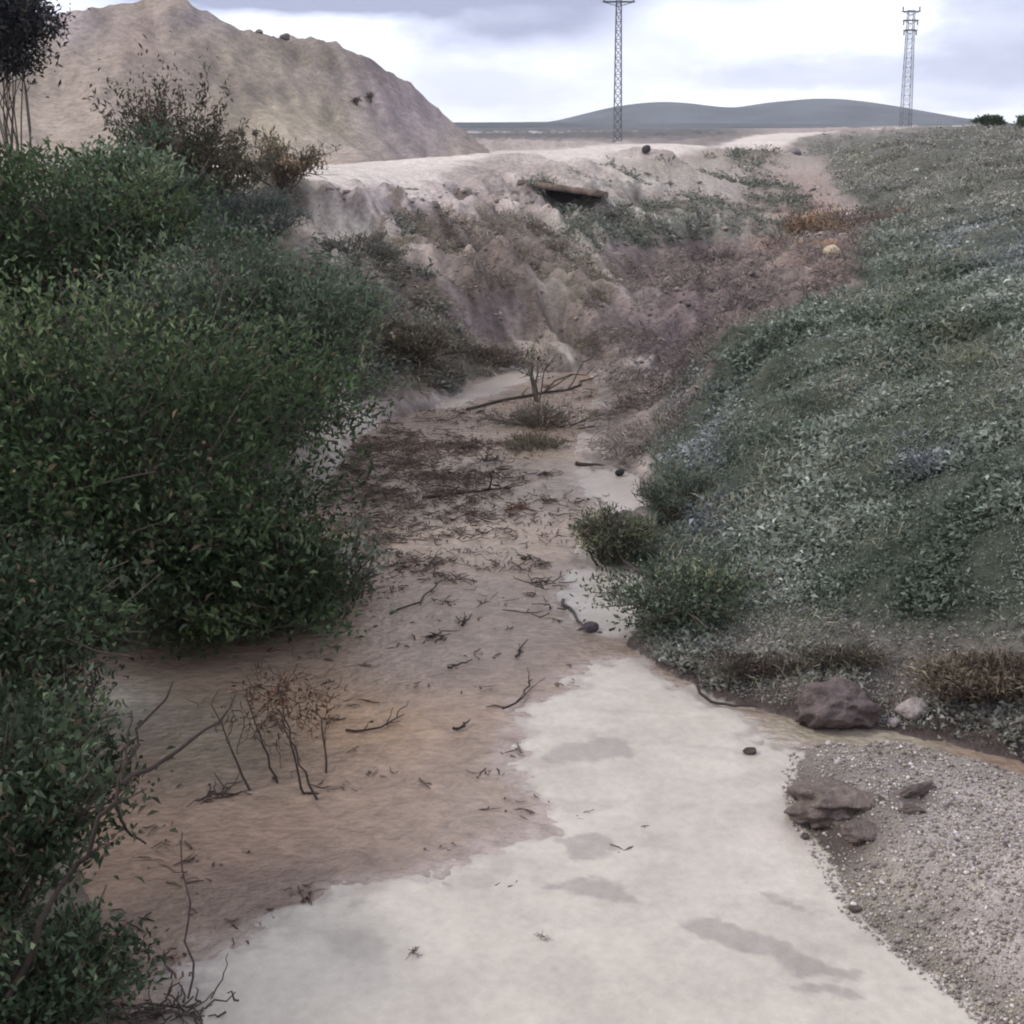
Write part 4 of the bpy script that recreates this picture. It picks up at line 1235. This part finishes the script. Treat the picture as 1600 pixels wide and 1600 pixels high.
RUST = (.10, .045, .02)
drift('floating_twig', 'curved twig floating on brown water left of the pale silt', [(785, 1110), (815, 1092), (832, 1062)], .009)
drift('floating_twig', 'short dark twig floating below the curved twig', [(708, 1140), (722, 1138), (734, 1128)], .012, 2)
drift('floating_twig', 'dark knotted twig beside the dead shrub over orange water', [(540, 1142), (585, 1142), (612, 1128), (632, 1118)], .010, 5)
drift('floating_twig', 'thin twig floating across the middle of the brown water', [(700, 1046), (720, 1038), (738, 1032)], .010, 2)
drift('floating_twig', 'slanting twig near the right side of the brown water', [(806, 1028), (815, 1012), (825, 1002)], .010, 2)
drift('floating_twig', 'twig floating just right of the overhanging sprigs', [(722, 978), (738, 962)], .011, 2)
drift('floating_twig', 'straight stick lying across the far water below the debris', [(660, 778), (730, 770), (800, 762)], .022, 6)
drift('floating_twig', 'long slanting stick in front of the far silt wedge', [(730, 640), (800, 622), (880, 608), (935, 590)], .03, 8, (.06, .05, .04))
drift('floating_twig', 'dark stick under the right bank above the small silt patch', [(900, 725), (945, 730), (985, 738)], .03, 3, (.05, .035, .03))
drift('floating_twig', 'twig slanting from the sprigs toward the debris line', [(610, 960), (660, 940), (700, 905)], .010, 4)
drift('floating_twig', 'slender stick edging the upper pale silt patch', [(880, 940), (900, 962), (915, 985)], .018, 1, (.10, .08, .075))
drift('debris_clump', 'rusty debris clump floating at the middle of the far water', [(790, 798), (810, 792), (828, 790)], .012, 3, RUST, 26, 'debris')
drift('debris_clump', 'dark debris clump left of the rusty clump', [(733, 802), (750, 800)], .012, 3, (.07, .045, .035), 14, 'debris')
drift('debris_clump', 'dark debris clump floating above the rusty clump', [(842, 743), (862, 738)], .012, 3, (.06, .045, .04), 14, 'debris')
drift('debris_clump', 'black debris clump beside the tip of the upper silt patch', [(835, 912), (862, 908)], .012, 3, (.06, .045, .04), 16, 'debris')
drift('debris_clump', 'round debris clump floating left of mid stream', [(665, 885), (685, 880)], .012, 3, (.09, .07, .06), 14, 'debris')
drift('debris_clump', 'dark debris clump at mid stream below the rusty clump', [(815, 875), (832, 868)], .012, 3, (.06, .045, .035), 12, 'debris')
drift('debris_clump', 'mounded dark debris clump in the far debris raft', [(722, 700), (750, 692)], .016, 3, (.07, .05, .045), 40, 'debris', .05)
drift('debris_clump', 'dark wet debris clump right of the mounded one', [(755, 722), (780, 715)], .016, 3, (.06, .05, .045), 34, 'debris', .04)
drift('debris_clump', 'small dark debris clump floating below the largest bush', [(672, 998), (682, 992)], .014, 3, (.05, .035, .035), 12, 'debris')
drift('debris_clump', 'dark tangled debris clump in the brown water left of the dead shrub', [(325, 1245), (350, 1240)], .010, 3, (.07, .05, .045), 16, 'debris')
drift('debris_clump', 'small debris clump stranded on the pale silt near the bottom edge', [(645, 1489), (652, 1486)], .004, 1, (.13, .11, .10), 12, 'debris', .03, .3)
drift('debris_clump', 'pale debris clump on the silt right of the lower small clump', [(845, 1466), (850, 1464)], .004, 1, (.26, .22, .19), 9, 'debris', .03, .3)
drift('debris_clump', 'tangle of twigs and litter on the silt edge at bottom left', [(200, 1575), (250, 1585), (320, 1590)], .009, 6, (.08, .065, .055), 60, 'debris', .04)


def scatter_drift():
    g = np.random.default_rng(31)
    L, C_ = [], []
    zones = [(600, 700, 60, 26, 240), (700, 698, 100, 8, 300), (620, 735, 60, 28, 260), (760, 655, 80, 10, 120), (700, 745, 70, 8, 160), (590, 790, 45, 45, 300), (650, 830, 60, 40, 160), (760, 830, 90, 60, 190), (800, 800, 60, 30, 90), (640, 900, 60, 40, 110), (880, 640, 60, 24, 120), (720, 775, 90, 6, 90),
             (560, 880, 40, 40, 130), (700, 1010, 150, 60, 60), (520, 1020, 60, 30, 50), (560, 1250, 160, 70, 40), (800, 1220, 60, 70, 30), (330, 1380, 130, 40, 40), (250, 1330, 70, 60, 40), (440, 1120, 60, 60, 50), (880, 1300, 90, 30, 20), (250, 1470, 50, 40, 40)]
    for a, b, w, h, n in zones:
        for _ in range(n // (3 if b < 900 else 5)):
            p = on_z(a + g.normal() * w, b + g.normal() * h, .01)
            far = b < 850
            ext = g.uniform(.02, .14) * (1.6 if far else .7)
            for _ in range(int(g.integers(2, 12) * (1.3 if far else .6)) + 1):
                pp = p + g.normal(size=3) * np.array((ext, ext * .6, 0))
                if poly_sd(np.array([pp[0]]), np.array([pp[1]]), WATER)[0] < .02: continue
                q = g.random() ** 2
                sl = (.02 + .16 * q) * (1.2 if far else .8)
                d = nrm(g.normal(size=3) * np.array((1.3, 1, .15)))
                P = np.array([pp - d * sl / 2, pp + g.normal(size=3) * sl * .12, pp + d * sl / 2]); P[:, 2] = .002 + g.random(3) * (.05 if far else .02)
                L.append((P, np.array((.7, 1, .4)) * g.uniform(.002, .008)))
                C_.append(np.tile(C(.10, .072, .058) * g.uniform(.45, 1.7), (15, 1)))
    V, Q = tubes(L, 5)
    o = mesh_obj('floating_debris', V, Q, M_STEM, col=np.concatenate(C_))
    tag(o, 'scattered bits of twig and reed drifting on the brown water', 'debris', kind='stuff')


scatter_drift()

# ------------------------------------------------------------------ lattice power pylons
def pylon(label, foot, top, w0, w1, arms, nseg):
    foot = np.asarray(foot, float)
    t = empty('power_pylon', foot, label, 'pylon')
    ax = np.asarray(top) - foot
    MC = (.11, .11, .125)
    def corner(i, f):
        w = w0 + (w1 - w0) * f
        sx, sy = ((-1, -1), (1, -1), (1, 1), (-1, 1))[i]
        return ax * f + np.array((sx * w / 2, sy * w / 2, 0))
    for i in range(4):
        V, Q = tubes([(np.array([corner(i, 0) - (0, 0, .4), corner(i, 1)]), .032)], 4)
        mesh_obj('leg', V, Q, M_METAL, t, np.tile(C(*MC), (len(V), 1)))
    for s in range(4):
        L = []
        for k in range(nseg):
            a, b = k / nseg, (k + 1) / nseg
            i, j = s, (s + 1) % 4
            L.append((np.array([corner(i, a), corner(j, b)]), .016)); L.append((np.array([corner(j, a), corner(i, b)]), .016))
            L.append((np.array([corner(i, b), corner(j, b)]), .016))
        V, Q = tubes(L, 4)
        mesh_obj('lattice', V, Q, M_METAL, t, np.tile(C(*MC), (len(V), 1)))
    for f, half, up in arms:
        c = ax * f
        V, Q = tubes([(np.array([c + (-half, -w1 / 2, 0), c + (half, -w1 / 2, 0)]), .05), (np.array([c + (-half, w1 / 2, 0), c + (half, w1 / 2, 0)]), .05),
                      (np.array([c + (-half, 0, 0), c - ax * .03]), .03), (np.array([c + (half, 0, 0), c - ax * .03]), .03)], 4)
        cr = mesh_obj('crossarm', V, Q, M_METAL, t, np.tile(C(*MC), (len(V), 1)))
        for sx in (-1, 1):
            p = c + np.array((sx * half * .92, 0, 0))
            z = np.array((0, .1, .14, .24, .28, .38, .42, .5)) * up
            r = np.array((.04, .04, .11, .05, .11, .05, .11, .03))
            V, Q = tubes([(p + np.c_[0 * z, 0 * z, z], r)], 8)
            mesh_obj('insulator', V, Q, M_METAL, cr, np.tile(C(.12, .10, .11), (len(V), 1)))


pf = on_y(965, 216, 100); pf[2] = gz(pf[0], pf[1])
pylon('taller looking slim lattice pylon in the centre rising past the top edge', pf, on_y(967, -8, 100), .62, .36, ((.955, 1.2, 1),), 17)
pf = on_y(1415, 200, 140); pf[2] = gz(pf[0], pf[1])
pylon('lattice pylon with three short crossarms on the right skyline', pf, on_y(1424, 16, 140), 1.05, .62, ((.99, .95, 1), (.92, .8, -1), (.84, .7, -1)), 13)

# ------------------------------------------------------------------ the damp air
def haze():
    m = bpy.data.materials.new('haze'); m.use_nodes = True
    N, Lk = m.node_tree.nodes, m.node_tree.links
    N.remove(N['Principled BSDF'])
    v = N.new('ShaderNodeVolumePrincipled')
    v.inputs['Color'].default_value = (.80, .84, .95, 1)
    v.inputs['Density'].default_value = .00022
    Lk.new(v.outputs[0], N['Material Output'].inputs['Volume'])
    X, Y0, Y1, Z0, Z1 = 2050, -2050, 2050, -24, 60
    V = [(x, y, z) for x in (-X, X) for y in (Y0, Y1) for z in (Z0, Z1)]
    Q = np.array([(0, 1, 3, 2), (4, 6, 7, 5), (0, 4, 5, 1), (2, 3, 7, 6), (0, 2, 6, 4), (1, 5, 7, 3)])
    tag(mesh_obj('haze', V, Q, m), kind='stuff')


haze()
